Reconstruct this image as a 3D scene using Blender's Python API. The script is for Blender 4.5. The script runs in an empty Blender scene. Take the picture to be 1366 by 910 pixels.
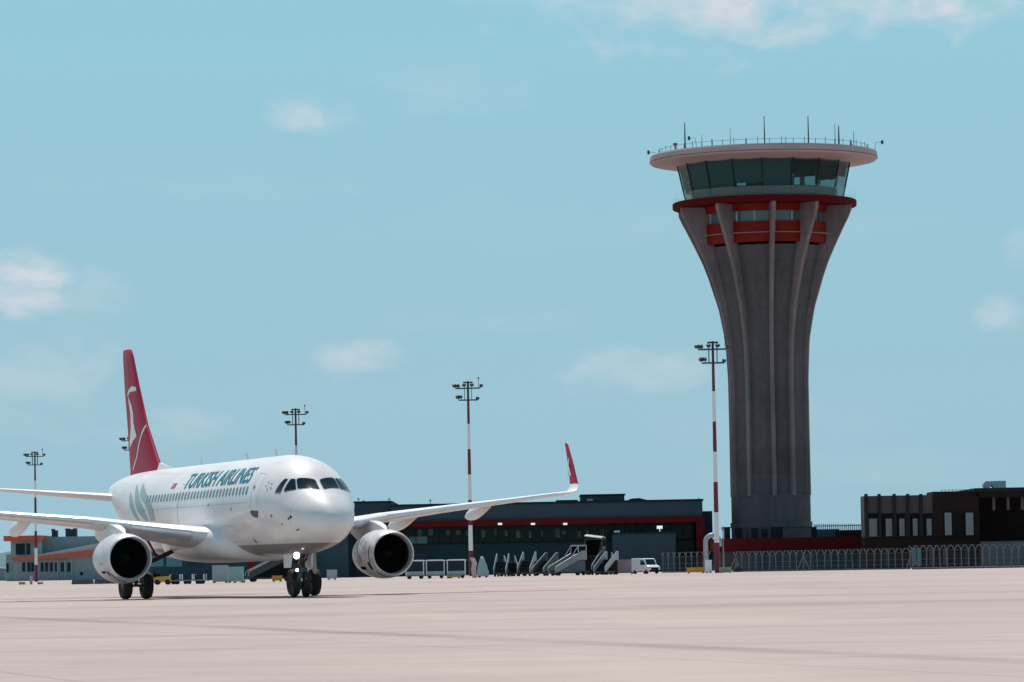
import bpy, bmesh, math, random
from mathutils import Vector, Matrix
random.seed(7)
R = math.radians
S = bpy.context.scene
COL = S.collection

# ------------------------------------------------------------------ camera
F_PX, PITCH, ROLL, CAM_H = 5565.0, .05405, .018458, 1.094      # focal length in photo pixels (1366 wide)
cam_d = bpy.data.cameras.new('camera'); cam = bpy.data.objects.new('camera', cam_d); COL.objects.link(cam)
cam_d.sensor_width = 36; cam_d.lens = F_PX/1366*36; cam_d.clip_start = .5; cam_d.clip_end = 30000
fw = Vector((0, math.cos(PITCH), math.sin(PITCH))); up = Vector((0, -math.sin(PITCH), math.cos(PITCH))); rt = Vector((1, 0, 0))
c_, s_ = math.cos(ROLL), math.sin(ROLL)
cx_, cy_ = c_*rt - s_*up, s_*rt + c_*up
cam.matrix_world = Matrix(((cx_.x, cy_.x, -fw.x, 0), (cx_.y, cy_.y, -fw.y, 0), (cx_.z, cy_.z, -fw.z, CAM_H), (0, 0, 0, 1)))
S.camera = cam
def ray(px, py):
    return (fw + ((px-683)*cx_ - (py-455)*cy_)/F_PX)
def at(px, py, Y):
    """world point seen at photo pixel px,py at the real distance Y in front of the camera"""
    r = ray(px, py); return r*(Y/r.y) + Vector((0, 0, CAM_H))

# ------------------------------------------------------------------ light, sky, exposure
SUN_EL, SUN_AZ = 60.0, -14.0      # azimuth from +Y towards +X (degrees)
sd = Vector((math.sin(R(SUN_AZ))*math.cos(R(SUN_EL)), math.cos(R(SUN_AZ))*math.cos(R(SUN_EL)), math.sin(R(SUN_EL))))
sun_d = bpy.data.lights.new('sun', 'SUN'); sun_d.energy = 4.2; sun_d.angle = R(.5); sun_d.color = (1, .935, .88)
sun = bpy.data.objects.new('sun', sun_d); COL.objects.link(sun); sun.rotation_euler = sd.to_track_quat('Z', 'Y').to_euler()
S.view_settings.view_transform = 'Standard'; S.view_settings.look = 'None'
S.view_settings.exposure = 0.0; S.view_settings.gamma = 1
W = bpy.data.worlds.new('World'); S.world = W; W.use_nodes = True
nt = W.node_tree; nt.nodes.clear()
def N(t, **k):
    n = nt.nodes.new(t)
    for a, b in k.items(): setattr(n, a, b)
    return n
def L(a, b): nt.links.new(a, b)
def M(op, a, b=None, c=None, clamp=False):
    n = N('ShaderNodeMath', operation=op); n.use_clamp = clamp
    for i, v in enumerate((a, b, c)):
        if v is None: continue
        if isinstance(v, (int, float)): n.inputs[i].default_value = v
        else: L(v, n.inputs[i])
    return n.outputs[0]
sky = N('ShaderNodeTexSky', sky_type='NISHITA'); sky.sun_disc = False
sky.sun_elevation = R(SUN_EL); sky.sun_rotation = R(SUN_AZ); sky.altitude = 100; sky.air_density = 1.0; sky.dust_density = .6; sky.ozone_density = 1.5
tint = N('ShaderNodeMix', data_type='RGBA', blend_type='MULTIPLY'); tint.inputs[0].default_value = 1
L(sky.outputs[0], tint.inputs[6]); tint.inputs[7].default_value = (.62, .74, .80, 1)
geo = N('ShaderNodeTexCoord'); sep = N('ShaderNodeSeparateXYZ'); L(geo.outputs['Generated'], sep.inputs[0])
az = M('ARCTAN2', sep.outputs[0], sep.outputs[1]); el = M('ARCSINE', sep.outputs[2])
nz = N('ShaderNodeTexNoise'); nz.inputs['Scale'].default_value = 60; nz.inputs['Detail'].default_value = 7; nz.inputs['Roughness'].default_value = .54; nz.inputs['Distortion'].default_value = .25
mp = N('ShaderNodeMapping'); mp.inputs['Scale'].default_value = (1, 1, 1.9); L(geo.outputs['Generated'], mp.inputs[0]); L(mp.outputs[0], nz.inputs[0])
nfac = M('SUBTRACT', nz.outputs[0], .5)
# (azimuth deg, elevation deg, half-width deg, half-height deg, strength)
CL = []
def cloud(px, py, hw, hh, st):
    r = ray(px, py).normalized(); CL.append((math.atan2(r.x, r.y), math.asin(r.z), hw/F_PX, hh/F_PX, st))
for c in ((1060, -45, 470, 125, 1.25), (1240, 10, 200, 42, .5), (850, 0, 200, 60, .8), (735, -6, 110, 46, .6), (425, 150, 85, 34, .65), (15, 380, 115, 56, 1.15), (130, 392, 70, 40, .35),
          (475, 475, 68, 34, .6), (835, 498, 115, 44, .5), (1335, 415, 42, 32, .45), (1362, 325, 40, 40, .4), (30, 500, 190, 90, .35),
          (230, 572, 110, 40, .3), (590, 120, 160, 40, .18), (980, 300, 320, 24, .13), (300, 250, 360, 22, .12), (640, 430, 300, 20, .12), (1150, 620, 240, 30, .14), (1060, 560, 200, 60, .10), (700, 300, 300, 60, .08)):
    cloud(*c)
for a_, e_, hw, hh, st in ((-1.1, .5, .5, .2, .7), (.9, .6, .4, .2, .7), (2.5, .45, .6, .2, .6), (-2.4, .7, .5, .25, .6)):   # clouds out of frame
    CL.append((a_, e_, hw, hh, st))
# pale cyan haze lying over the lowest 20 degrees of the sky, thinning into the clear Nishita sky above
def ss(v, a, b):
    r = N('ShaderNodeMapRange', interpolation_type='SMOOTHSTEP'); r.inputs[1].default_value = a; r.inputs[2].default_value = b; L(v, r.inputs[0]); return r.outputs[0]
hz = N('ShaderNodeMix', data_type='RGBA'); L(ss(el, R(-1), R(13)), hz.inputs[0]); hz.inputs[6].default_value = (3.42, 5.42, 6.42, 1); hz.inputs[7].default_value = (2.80, 6.05, 7.25, 1)
hm_ = N('ShaderNodeMix', data_type='RGBA'); L(ss(el, R(16), R(45)), hm_.inputs[0]); L(hz.outputs[2], hm_.inputs[6]); L(tint.outputs[2], hm_.inputs[7])
acc = None
for a_, e_, hw, hh, st in CL:
    dx = M('DIVIDE', M('SUBTRACT', az, a_), hw); dy = M('DIVIDE', M('SUBTRACT', el, e_), hh)
    r2 = M('ADD', M('MULTIPLY', dx, dx), M('MULTIPLY', dy, dy))
    v = M('MULTIPLY', M('ADD', M('SUBTRACT', 1.0, r2), M('MULTIPLY', nfac, 3.2)), .75, clamp=True)
    v = M('MULTIPLY', M('POWER', v, 1.6), st)
    acc = v if acc is None else M('MAXIMUM', acc, v)
cm = N('ShaderNodeMix', data_type='RGBA'); L(M('MULTIPLY', acc, 1.0, clamp=True), cm.inputs[0]); L(hm_.outputs[2], cm.inputs[6]); cm.inputs[7].default_value = (6.3, 6.9, 7.6, 1)
bg = N('ShaderNodeBackground'); bg.inputs[1].default_value = .1; L(cm.outputs[2], bg.inputs[0])
ow = N('ShaderNodeOutputWorld'); L(bg.outputs[0], ow.inputs[0])

# ------------------------------------------------------------------ helpers
def mat(name, base, rough=.6, metal=0, var=0, vscale=1.0, bump=0, bscale=8, spec=.5, stretch=None, coat=0, trans=None):
    m = bpy.data.materials.new(name); m.use_nodes = True; t = m.node_tree; p = t.nodes['Principled BSDF']
    p.inputs['Base Color'].default_value = (*base, 1); p.inputs['Roughness'].default_value = rough; p.inputs['Metallic'].default_value = metal
    p.inputs['Specular IOR Level'].default_value = spec; p.inputs['Coat Weight'].default_value = coat; p.inputs['Coat Roughness'].default_value = .08
    if var or bump:
        tc = t.nodes.new('ShaderNodeTexCoord'); mp = t.nodes.new('ShaderNodeMapping'); t.links.new(tc.outputs['Object'], mp.inputs[0])
        if stretch: mp.inputs['Scale'].default_value = stretch
    if var:
        n = t.nodes.new('ShaderNodeTexNoise'); n.inputs['Scale'].default_value = vscale; n.inputs['Detail'].default_value = 6; n.inputs['Roughness'].default_value = .62
        t.links.new(mp.outputs[0], n.inputs[0])
        r = t.nodes.new('ShaderNodeMapRange'); r.inputs[1].default_value = .28; r.inputs[2].default_value = .72
        r.inputs[3].default_value = 1-var; r.inputs[4].default_value = 1+var*.6; t.links.new(n.outputs[0], r.inputs[0])
        x = t.nodes.new('ShaderNodeMix'); x.data_type = 'RGBA'; x.blend_type = 'MULTIPLY'; x.inputs[0].default_value = 1
        x.inputs[6].default_value = (*base, 1); t.links.new(r.outputs[0], x.inputs[7]); t.links.new(x.outputs[2], p.inputs['Base Color'])
    if bump:
        n = t.nodes.new('ShaderNodeTexNoise'); n.inputs['Scale'].default_value = bscale; n.inputs['Detail'].default_value = 5; t.links.new(mp.outputs[0], n.inputs[0])
        b = t.nodes.new('ShaderNodeBump'); b.inputs['Strength'].default_value = bump; b.inputs['Distance'].default_value = .05
        t.links.new(n.outputs[0], b.inputs['Height']); t.links.new(b.outputs[0], p.inputs['Normal'])
    return m
def glow(name, c, s):
    m = bpy.data.materials.new(name); m.use_nodes = True; p = m.node_tree.nodes['Principled BSDF']
    p.inputs['Base Color'].default_value = (*c, 1); p.inputs['Emission Color'].default_value = (*c, 1); p.inputs['Emission Strength'].default_value = s; return m
def clear_glass(name, tint, refl_rough=.03, ior=1.5):
    m = bpy.data.materials.new(name); m.use_nodes = True; t = m.node_tree; t.nodes.clear()
    tr = t.nodes.new('ShaderNodeBsdfTransparent'); tr.inputs[0].default_value = (*tint, 1)
    gl = t.nodes.new('ShaderNodeBsdfGlossy'); gl.inputs['Roughness'].default_value = refl_rough; gl.inputs[0].default_value = (.8, .95, .95, 1)
    fr = t.nodes.new('ShaderNodeFresnel'); fr.inputs[0].default_value = ior
    mx = t.nodes.new('ShaderNodeMixShader'); o = t.nodes.new('ShaderNodeOutputMaterial')
    t.links.new(fr.outputs[0], mx.inputs[0]); t.links.new(tr.outputs[0], mx.inputs[1]); t.links.new(gl.outputs[0], mx.inputs[2]); t.links.new(mx.outputs[0], o.inputs[0])
    return m

def tag(o, label=None, cat=None, group=None, kind=None):
    for k, v in (('label', label), ('category', cat), ('group', group), ('kind', kind)):
        if v: o[k] = v
    return o
def thing(name, label, cat, loc=(0, 0, 0), rz=0, group=None):
    o = bpy.data.objects.new(name, None); COL.objects.link(o); o.location = loc; o.rotation_euler = (0, 0, rz); o.empty_display_size = .3
    return tag(o, label, cat, group)

class MB:
    """collects shapes and links them as ONE mesh object; org is subtracted so world coordinates can be given"""
    def __init__(s, org=(0, 0, 0)): s.bm = bmesh.new(); s.o = Vector(org); s.mi = 0
    def v(s, p): return s.bm.verts.new(Vector(p) - s.o)
    def f(s, vs):
        try:
            f = s.bm.faces.new(vs); f.material_index = s.mi; return f
        except ValueError: return None
    def poly(s, pts): return s.f([s.v(p) for p in pts])
    def hexa(s, b, t):
        vb = [s.v(p) for p in b]; vt = [s.v(p) for p in t]; n = len(b)
        s.f(vb[::-1]); s.f(vt)
        for i in range(n): s.f((vb[i], vb[(i+1) % n], vt[(i+1) % n], vt[i]))
        return s
    def box(s, x0, x1, y0, y1, z0, z1):
        q = [(x0, y0), (x1, y0), (x1, y1), (x0, y1)]
        return s.hexa([(x, y, z0) for x, y in q], [(x, y, z1) for x, y in q])
    def prism(s, poly, y0, y1):            # poly in x,z, extruded along y
        return s.hexa([(x, y0, z) for x, z in poly], [(x, y1, z) for x, z in poly])
    def bar(s, a, b, w, h=None, upv=(0, 0, 1)):   # rectangular bar between two points
        a, b = Vector(a), Vector(b); d = (b-a).normalized(); u = Vector(upv)
        if abs(d.dot(u)) > .98: u = Vector((0, 1, 0))
        r = d.cross(u).normalized(); u = r.cross(d); h = h or w
        q = [r*w/2+u*h/2, -r*w/2+u*h/2, -r*w/2-u*h/2, r*w/2-u*h/2]
        return s.hexa([a+k for k in q], [b+k for k in q])
    def tube(s, pts, rad, n=10, cap=True):
        pts = [Vector(p) for p in pts]; rad = rad if isinstance(rad, (list, tuple)) else [rad]*len(pts); rings = []
        u = None
        for i, p in enumerate(pts):
            d = (pts[min(i+1, len(pts)-1)] - pts[max(i-1, 0)]).normalized()
            if u is None: u = d.orthogonal().normalized()
            u = (u - d*u.dot(d)).normalized(); w = d.cross(u)
            rings.append([p + (u*math.cos(2*math.pi*k/n) + w*math.sin(2*math.pi*k/n))*rad[i] for k in range(n)])
        return s.loft(rings, cap)
    def loft(s, rings, cap=True, closed=True):
        vr = [[s.v(p) for p in r] for r in rings]; n = len(rings[0])
        for a, b in zip(vr, vr[1:]):
            for k in range(n if closed else n-1): s.f((a[k], a[(k+1) % n], b[(k+1) % n], b[k]))
        if cap: s.f(vr[0][::-1]); s.f(vr[-1])
        return s
    def lathe(s, prof, c=(0, 0, 0), n=48, axis='z', a0=0, a1=2*math.pi, cap=False):
        full = abs(a1-a0-2*math.pi) < 1e-6; m = n if full else n+1; rings = []
        for r, h in prof:
            ring = []
            for k in range(m):
                a = a0+(a1-a0)*k/n; x, y = r*math.cos(a), r*math.sin(a)
                ring.append((c[0]+x, c[1]+y, c[2]+h) if axis == 'z' else (c[0]+h, c[1]+x, c[2]+y) if axis == 'x' else (c[0]+x, c[1]+h, c[2]+y))
            rings.append(ring)
        return s.loft(rings, cap, full)
    def build(s, name, m, parent=None, smooth=32, recalc=True, **tags):
        bm = s.bm
        if recalc: bmesh.ops.recalc_face_normals(bm, faces=bm.faces[:])
        if smooth:
            for f in bm.faces: f.smooth = True
            for e in bm.edges:
                if len(e.link_faces) == 2 and e.calc_face_angle(0) > R(smooth): e.smooth = False
        me = bpy.data.meshes.new(name); bm.to_mesh(me); bm.free()
        for k in (m if isinstance(m, (list, tuple)) else [m]): me.materials.append(k)
        o = bpy.data.objects.new(name, me); COL.objects.link(o)
        if parent is not None: o.parent = parent
        else: o.location = s.o
        return tag(o, **tags)
def kids(o): return [c for c in bpy.data.objects if c.parent == o]
def copy_tree(o, parent=None):
    c = o.copy(); COL.objects.link(c); c.parent = parent
    for ch in kids(o): copy_tree(ch, c)
    return c
def rect(px0, px1, pt, pb, Y, z0=None):
    """x0,x1,z0,z1 in metres of an upright rectangle seen at those photo pixels at distance Y (z0=0: reaches the ground)"""
    mx, my = (px0+px1)/2, (pt+pb)/2
    return at(px0, my, Y).x, at(px1, my, Y).x, (at(mx, pb, Y).z if z0 is None else z0), at(mx, pt, Y).z

# ------------------------------------------------------------------ materials
white = mat('white_aircraft_paint', (.80, .77, .76), .45, var=.05, vscale=.6, coat=.1)
nac_paint = mat('engine_cowl_paint', (.72, .69, .69), .42, var=.22, vscale=1.6, coat=.3)
wing_grey = mat('pale_grey_wing_paint', (.74, .74, .75), .45, var=.06, vscale=.8)
belly_grey = mat('grey_belly_paint', (.36, .35, .35), .4, var=.15, vscale=.7)
bare = mat('bare_polished_metal', (.74, .74, .75), .38, .55)
dark_metal = mat('dark_grey_metal', (.06, .06, .065), .45, .6, var=.2, vscale=6)
gear_metal = mat('grey_painted_gear', (.09, .09, .095), .5, .2, var=.2, vscale=8)
black = mat('matt_black', (.010, .010, .011), .85, spec=.1)
rubber = mat('tyre_rubber', (.016, .016, .017), .85, var=.2, vscale=9)
glass_dark = mat('dark_cockpit_glass', (.006, .02, .02), .06, spec=.7)
win_glass = mat('cabin_window_glass', (.10, .16, .19), .12)
tail_red = mat('red_tail_paint', (.42, .006, .048), .5, var=.06, vscale=.5, spec=.25)
decal_teal = mat('blue_lettering_paint', (.004, .175, .24), .5, spec=.3)
decal_grey = mat('grey_green_decal_paint', (.30, .40, .40), .4)
decal_line = mat('pale_grey_line_paint', (.42, .45, .47), .5)
decal_red = mat('flag_red_paint', (.5, .02, .04), .4)
def board_conc(name, base, lift):
    # cast concrete: pour joints every lift, rain streaks, blotches
    m = mat(name, base, .88, bump=.25, bscale=1.5, spec=.2); t = m.node_tree; p = t.nodes['Principled BSDF']
    def nn(t_, **k):
        n = t.nodes.new(t_)
        for a, b in k.items(): n.inputs[a].default_value = b
        return n
    def mm(op, a, b):
        n = t.nodes.new('ShaderNodeMath'); n.operation = op
        for i, v in enumerate((a, b)):
            if isinstance(v, (int, float)): n.inputs[i].default_value = v
            else: t.links.new(v, n.inputs[i])
        return n.outputs[0]
    tc = t.nodes.new('ShaderNodeTexCoord'); tot = 1.0
    for st, sc, amp in (((1, 1, .05), 1.2, .26), ((1, 1, .5), .22, .40), ((1, 1, 1), 1.1, .22)):
        mp = t.nodes.new('ShaderNodeMapping'); mp.inputs['Scale'].default_value = st; t.links.new(tc.outputs['Object'], mp.inputs[0])
        n = nn('ShaderNodeTexNoise', Scale=sc, Detail=6, Roughness=.6); t.links.new(mp.outputs[0], n.inputs[0]); tot = mm('ADD', tot, mm('MULTIPLY', mm('SUBTRACT', n.outputs[0], .5), amp*2.2))
    sp = t.nodes.new('ShaderNodeSeparateXYZ'); t.links.new(tc.outputs['Object'], sp.inputs[0]); fr = mm('FRACT', mm('DIVIDE', sp.outputs[2], lift), 0); 
    w = t.nodes.new('ShaderNodeTexWhiteNoise'); w.noise_dimensions = '1D'; t.links.new(mm('FLOOR', mm('DIVIDE', sp.outputs[2], lift), 0), w.inputs['W'])
    tot = mm('SUBTRACT', tot, mm('MULTIPLY', mm('LESS_THAN', fr, .05), .07)); tot = mm('ADD', tot, mm('MULTIPLY', mm('SUBTRACT', w.outputs[0], .5), .10))
    x = t.nodes.new('ShaderNodeMix'); x.data_type = 'RGBA'; x.blend_type = 'MULTIPLY'; x.inputs[0].default_value = 1; x.inputs[6].default_value = (*base, 1); t.links.new(tot, x.inputs[7]); t.links.new(x.outputs[2], p.inputs['Base Color']); return m
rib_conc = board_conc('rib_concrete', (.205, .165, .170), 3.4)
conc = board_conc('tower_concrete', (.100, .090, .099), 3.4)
conc_dark = mat('stained_concrete', (.10, .10, .105), .85, var=.25, vscale=.5)
rim = mat('pale_roof_rim', (.42, .31, .315), .6, var=.1, vscale=.3)
red_panel = mat('red_metal_panel', (.20, .011, .005), .6, var=.15, vscale=.6, spec=.15)
dark_red_panel = mat('dark_red_metal_panel', (.105, .005, .007), .6, var=.15, vscale=.6, spec=.12)
orange_panel = mat('orange_metal_panel', (.48, .09, .035), .5, var=.12, vscale=.5)
clad = mat('slate_wall_cladding', (.034, .064, .084), .6, spec=.2, var=.1, vscale=.3, stretch=(1, 1, .1))
clad2 = mat('dark_slate_cladding', (.022, .04, .048), .5, var=.12, vscale=.4, stretch=(1, 1, .1))
fac_glass = mat('facade_glass', (.004, .030, .036), .15, var=.5, vscale=.25, spec=.15)
low_glass = mat('spandrel_glass', (.012, .050, .060), .35, spec=.15, var=.2, vscale=.2)
teal_glass = mat('teal_window', (.05, .2, .23), .2)
dark_trim = mat('dark_roof_trim', (.013, .016, .02), .7, spec=.2)
brown_wall = mat('dark_brown_brick', (.022, .012, .012), .85, spec=.15, var=.25, vscale=.8, bump=.2)
plum_wall = mat('mauve_render', (.088, .066, .070), .8, var=.15, vscale=.5)
blind = mat('pale_window_blind', (.17, .18, .20), .5)
pale_wall = mat('pale_blue_wall', (.27, .36, .39), .7, var=.12, vscale=.3)
stair_grey = mat('stair_side_grey', (.25, .265, .285), .55, var=.25, vscale=1.5)
stair_dark = mat('stair_side_dark', (.10, .11, .125), .6, var=.25, vscale=1.5)
pale_metal = mat('pale_metal', (.36, .38, .40), .45, .1, var=.1, vscale=2)
galv = mat('galvanised_steel', (.24, .24, .255), .55, .2, var=.15, vscale=3)
fence_steel = mat('fence_steel', (.135, .135, .15), .6, var=.3, vscale=.4)
mast_white = mat('mast_white_paint', (.78, .78, .78), .5)
mast_red = mat('mast_red_paint', (.15, .006, .022), .5)
mast_grey = mat('mast_head_steel', (.025, .045, .055), .6)
yellow = mat('worn_yellow_paint', (.60, .30, .03), .55, var=.2, vscale=3)
beige = mat('beige_concrete_block', (.34, .28, .21), .85, var=.15, vscale=3)
navy_curtain = mat('dark_curtain', (.012, .018, .028), .8, var=.2, vscale=2)
mint = mat('mint_green_panel', (.30, .46, .44), .6, var=.12, vscale=1.2)
van_white = mat('van_paint', (.78, .80, .82), .3, coat=.4)
screen_grey = mat('console_grey', (.08, .09, .09), .6)
def pane_mat(name, base, alpha, rough=.1, tint=(1, 1, 1), spec=.5):
    m = mat(name, base, rough, spec=spec); t = m.node_tree; p = t.nodes['Principled BSDF']; o = t.nodes['Material Output']
    tr = t.nodes.new('ShaderNodeBsdfTransparent'); tr.inputs[0].default_value = (*tint, 1); x = t.nodes.new('ShaderNodeMixShader'); x.inputs[0].default_value = alpha
    t.links.new(tr.outputs[0], x.inputs[1]); t.links.new(p.outputs[0], x.inputs[2]); t.links.new(x.outputs[0], o.inputs[0]); return m
rail_glass = pane_mat('pale_green_railing_glass', (.78, .92, .90), .10, .3, (.97, 1, .99), .2)
cab_glass = pane_mat('green_cab_glass', (.006, .045, .052), .45, .10, (.62, .86, .85), .35)
lamp_glow = glow('lit_landing_lamp', (1, .97, .9), 14)
lamp_dim = glow('lit_wall_lamp', (.9, 1, 1), .6)

# ------------------------------------------------------------------ ground: one concrete sheet to the horizon
gm = bpy.data.materials.new('apron_concrete'); gm.use_nodes = True; nt = gm.node_tree; pb = nt.nodes['Principled BSDF']
pb.inputs['Roughness'].default_value = .85; pb.inputs['Specular IOR Level'].default_value = .25
tc = N('ShaderNodeTexCoord'); sp = N('ShaderNodeSeparateXYZ'); L(tc.outputs['Object'], sp.inputs[0]); gx, gy = sp.outputs[0], sp.outputs[1]
def noise(scale, det, rough, st=(1, 1, 1), rz=0):
    m_ = N('ShaderNodeMapping'); m_.inputs['Scale'].default_value = st; m_.inputs['Rotation'].default_value = (0, 0, rz); L(tc.outputs['Object'], m_.inputs[0])
    n = N('ShaderNodeTexNoise'); n.inputs['Scale'].default_value = scale; n.inputs['Detail'].default_value = det; n.inputs['Roughness'].default_value = rough; L(m_.outputs[0], n.inputs[0]); return n.outputs[0]
def remap(v, a, b, c, d):
    r = N('ShaderNodeMapRange'); r.interpolation_type = 'SMOOTHSTEP'
    for i, k in enumerate((a, b, c, d)): r.inputs[i+1].default_value = k
    L(v, r.inputs[0]); return r.outputs[0]
big, mid, fine = noise(.035, 5, .6, (1.6, .5, 1)), noise(.35, 6, .65), noise(9, 4, .7)
tone = M('ADD', M('ADD', remap(big, .3, .7, -.10, .07), remap(mid, .3, .7, -.055, .045)), remap(fine, .3, .7, -.05, .05))
# slab joints, every 7.5 m, grid turned
ca, sa = math.cos(R(16)), math.sin(R(16))
jx = M('ADD', M('MULTIPLY', gx, ca), M('MULTIPLY', gy, sa)); jy = M('SUBTRACT', M('MULTIPLY', gy, ca), M('MULTIPLY', gx, sa))
def joint(v, sp_, w):
    d = M('ABSOLUTE', M('SUBTRACT', M('FRACT', M('DIVIDE', v, sp_)), .5)); return remap(d, .5-w/sp_, .5-w/sp_*.4, 0, 1)
jt = M('MAXIMUM', joint(jx, 7.5, .05), joint(jy, 7.5, .05))
slabv = N('ShaderNodeTexWhiteNoise'); slabv.noise_dimensions = '2D'; cb = N('ShaderNodeCombineXYZ')
L(M('FLOOR', M('DIVIDE', M('ADD', jx, 3.75), 7.5)), cb.inputs[0]); L(M('FLOOR', M('DIVIDE', M('ADD', jy, 3.75), 7.5)), cb.inputs[1]); L(cb.outputs[0], slabv.inputs[0])
tone = M('ADD', tone, M('MULTIPLY', M('SUBTRACT', slabv.outputs[0], .5), .045))
tone = M('SUBTRACT', tone, M('MULTIPLY', jt, .22))
# tyre-rubber tracks: (point on the track, direction, half-width, strength), real stains with soft edges
wob = M('MULTIPLY', M('SUBTRACT', noise(.05, 3, .5), .5), 5.0); pat = remap(noise(.09, 4, .6), .35, .62, .35, 1)
for (ax, ay), (bx, by), hw, st in (((-13.9, 112), (5.4, 43.5), .6, .28), ((-30, 98), (30, 112), 7, .17), ((-20, 141), (40, 128), 5, .14), ((-30, 176), (50, 158), 2.2, .17), ((-6, 60), (8, 55), 1.0, .14), ((-12, 74), (14, 70), 1.6, .10), ((-9, 50), (6, 47), .5, .12), ((-3, 90), (26, 60), .35, .16), ((-30, 205), (60, 195), 9, .10)):
    l_ = math.hypot(bx-ax, by-ay); nx, ny = -(by-ay)/l_, (bx-ax)/l_
    d = M('ABSOLUTE', M('ADD', M('ADD', M('MULTIPLY', M('SUBTRACT', gx, ax), nx), M('MULTIPLY', M('SUBTRACT', gy, ay), ny)), M('MULTIPLY', wob, min(1, hw*.35))))
    tone = M('SUBTRACT', tone, M('MULTIPLY', M('MULTIPLY', remap(d, hw*.25, hw*1.15, 1, 0), pat), st))
gc = N('ShaderNodeMix', data_type='RGBA', blend_type='MULTIPLY'); gc.inputs[0].default_value = 1; hue = N('ShaderNodeMix', data_type='RGBA'); hue.inputs[6].default_value = (.442, .348, .322, 1); hue.inputs[7].default_value = (.452, .363, .318, 1); L(remap(noise(.06, 4, .6, (1.5, .6, 1)), .35, .65, 0, 1), hue.inputs[0]); L(hue.outputs[2], gc.inputs[6]); L(M('ADD', 1.0, tone), gc.inputs[7]); L(gc.outputs[2], pb.inputs['Base Color'])
bp = N('ShaderNodeBump'); bp.inputs['Strength'].default_value = .3; bp.inputs['Distance'].default_value = .01; L(fine, bp.inputs['Height']); L(bp.outputs[0], pb.inputs['Normal'])
g = MB(); n_ = 12
for i in range(n_):
    for j in range(n_):
        x0, y0 = -9000+18000*i/n_, -3000+18000*j/n_; g.poly([(x0, y0, 0), (x0+1500, y0, 0), (x0+1500, y0+1500, 0), (x0, y0+1500, 0)])
g.build('ground', gm, None, 0, kind='structure')

# distant hills
hm = mat('hazy_blue_hill', (.09, .16, .18), .95, var=.15, vscale=.002)
h = MB(); rows = []
for j, (dy, k) in enumerate(((0, 0), (180, .7), (420, 1), (900, 0))):
    row = []
    for i in range(61):
        x = -900+1800*i/60
        prof = 7+4*math.sin(x*.011)+2.5*math.sin(x*.037+1)+(13*math.exp(-((x+470)/60)**2))
        row.append((x, 3600+dy, k*prof*(1+.1*math.sin(i*2.3+j)) - (1-k)*1))
    rows.append(row)
for a, b in zip(rows, rows[1:]):
    for i in range(60): h.poly([a[i], a[i+1], b[i+1], b[i]])
bmesh.ops.remove_doubles(h.bm, verts=h.bm.verts[:], dist=.01)
h.build('hills', hm, None, 60, kind='structure')

# ------------------------------------------------------------------ control tower
TY = 600.0
tc0 = at(1024.2, 480, TY); TX = tc0.x
def tz(py): return at(1023, py, TY).z
PM = F_PX/TY                                   # pixels per metre at the tower
tower = thing('control_tower', 'tall flared concrete control tower with ribbed shaft and glazed cab under a wide disc roof', 'control tower', (TX, TY, 0))
core = [(52.8, 766), (52.8, 661), (49.5, 658), (49.5, 505), (52, 454), (57, 412), (66, 371), (72, 345), (76, 331)]
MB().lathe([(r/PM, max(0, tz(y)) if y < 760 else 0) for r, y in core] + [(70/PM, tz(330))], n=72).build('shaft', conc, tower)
rib_prof = [(54.8, 662), (54.6, 580), (54.8, 505), (57.5, 454), (65.5, 412), (78.5, 371), (86, 351), (96, 330), (107, 308), (118.5, 287), (119.5, 275)]
def interp(tab, y):
    for (r0, y0), (r1, y1) in zip(tab, tab[1:]):
        if y1 <= y <= y0: return r0+(r1-r0)*(y0-y)/(y0-y1)
    return tab[-1][0]
for ang in (-72, -35, 2.5, 32, 72, 110, 146, 182, 218, 252):
    a = R(ang-90) ; er = Vector((math.cos(a), math.sin(a), 0)); et = Vector((-er.y, er.x, 0)); m_ = MB(); rings = []
    for k in range(41):
        y = 662-(662-275)*k/40; ro, ri = interp(rib_prof, y)/PM, min(interp(core, y), 76)/PM-.35
        if y < 331: ri = 74/PM
        z = tz(y); w = .34
        rings.append([er*ri+et*w+Vector((0, 0, z)), er*ro+et*w*.8+Vector((0, 0, z)), er*ro-et*w*.8+Vector((0, 0, z)), er*ri-et*w+Vector((0, 0, z))])
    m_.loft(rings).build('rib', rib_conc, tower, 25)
# pour joints / shaft collar
MB().lathe([(53.6/PM, tz(704)), (54.6/PM, tz(704)), (54.6/PM, tz(697)), (53.6/PM, tz(697))], n=72).build('base_collar', conc_dark, tower)
def ring(name, r0, r1, y0, y1, m, parent=tower, n=72, rin=None):
    return MB().lathe([(r0/PM-(rin or .5), tz(y0)), (r0/PM, tz(y0)), (r1/PM, tz(y1)), (r1/PM-(rin or .5), tz(y1)), (r0/PM-(rin or .5), tz(y0))], n=n).build(name, m, parent)
ring('lower_red_band', 84, 85, 328, 301, red_panel, rin=1.6)
wb = ring('window_band', 80, 80, 301, 287, win_glass, rin=1.2)
for k in range(20):
    a = R(k*18+5); m_ = MB(); m_.bar((math.cos(a)*80.4/PM, math.sin(a)*80.4/PM, tz(301)), (math.cos(a)*80.4/PM, math.sin(a)*80.4/PM, tz(287)), .25, .2); m_.build('mullion', pale_metal if k % 3 else plum_wall, wb)
ring('upper_red_band', 84, 88, 287, 274, red_panel, rin=1.6)
pr = MB(); n_ = 96; pr.tube([(math.cos(2*math.pi*k/n_)*92/PM, math.sin(2*math.pi*k/n_)*92/PM, tz(316.5)) for k in range(n_)]+[(92/PM, 0, tz(316.5))], .06, 6, False); pr.build('ring_pipe', galv, tower)
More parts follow.
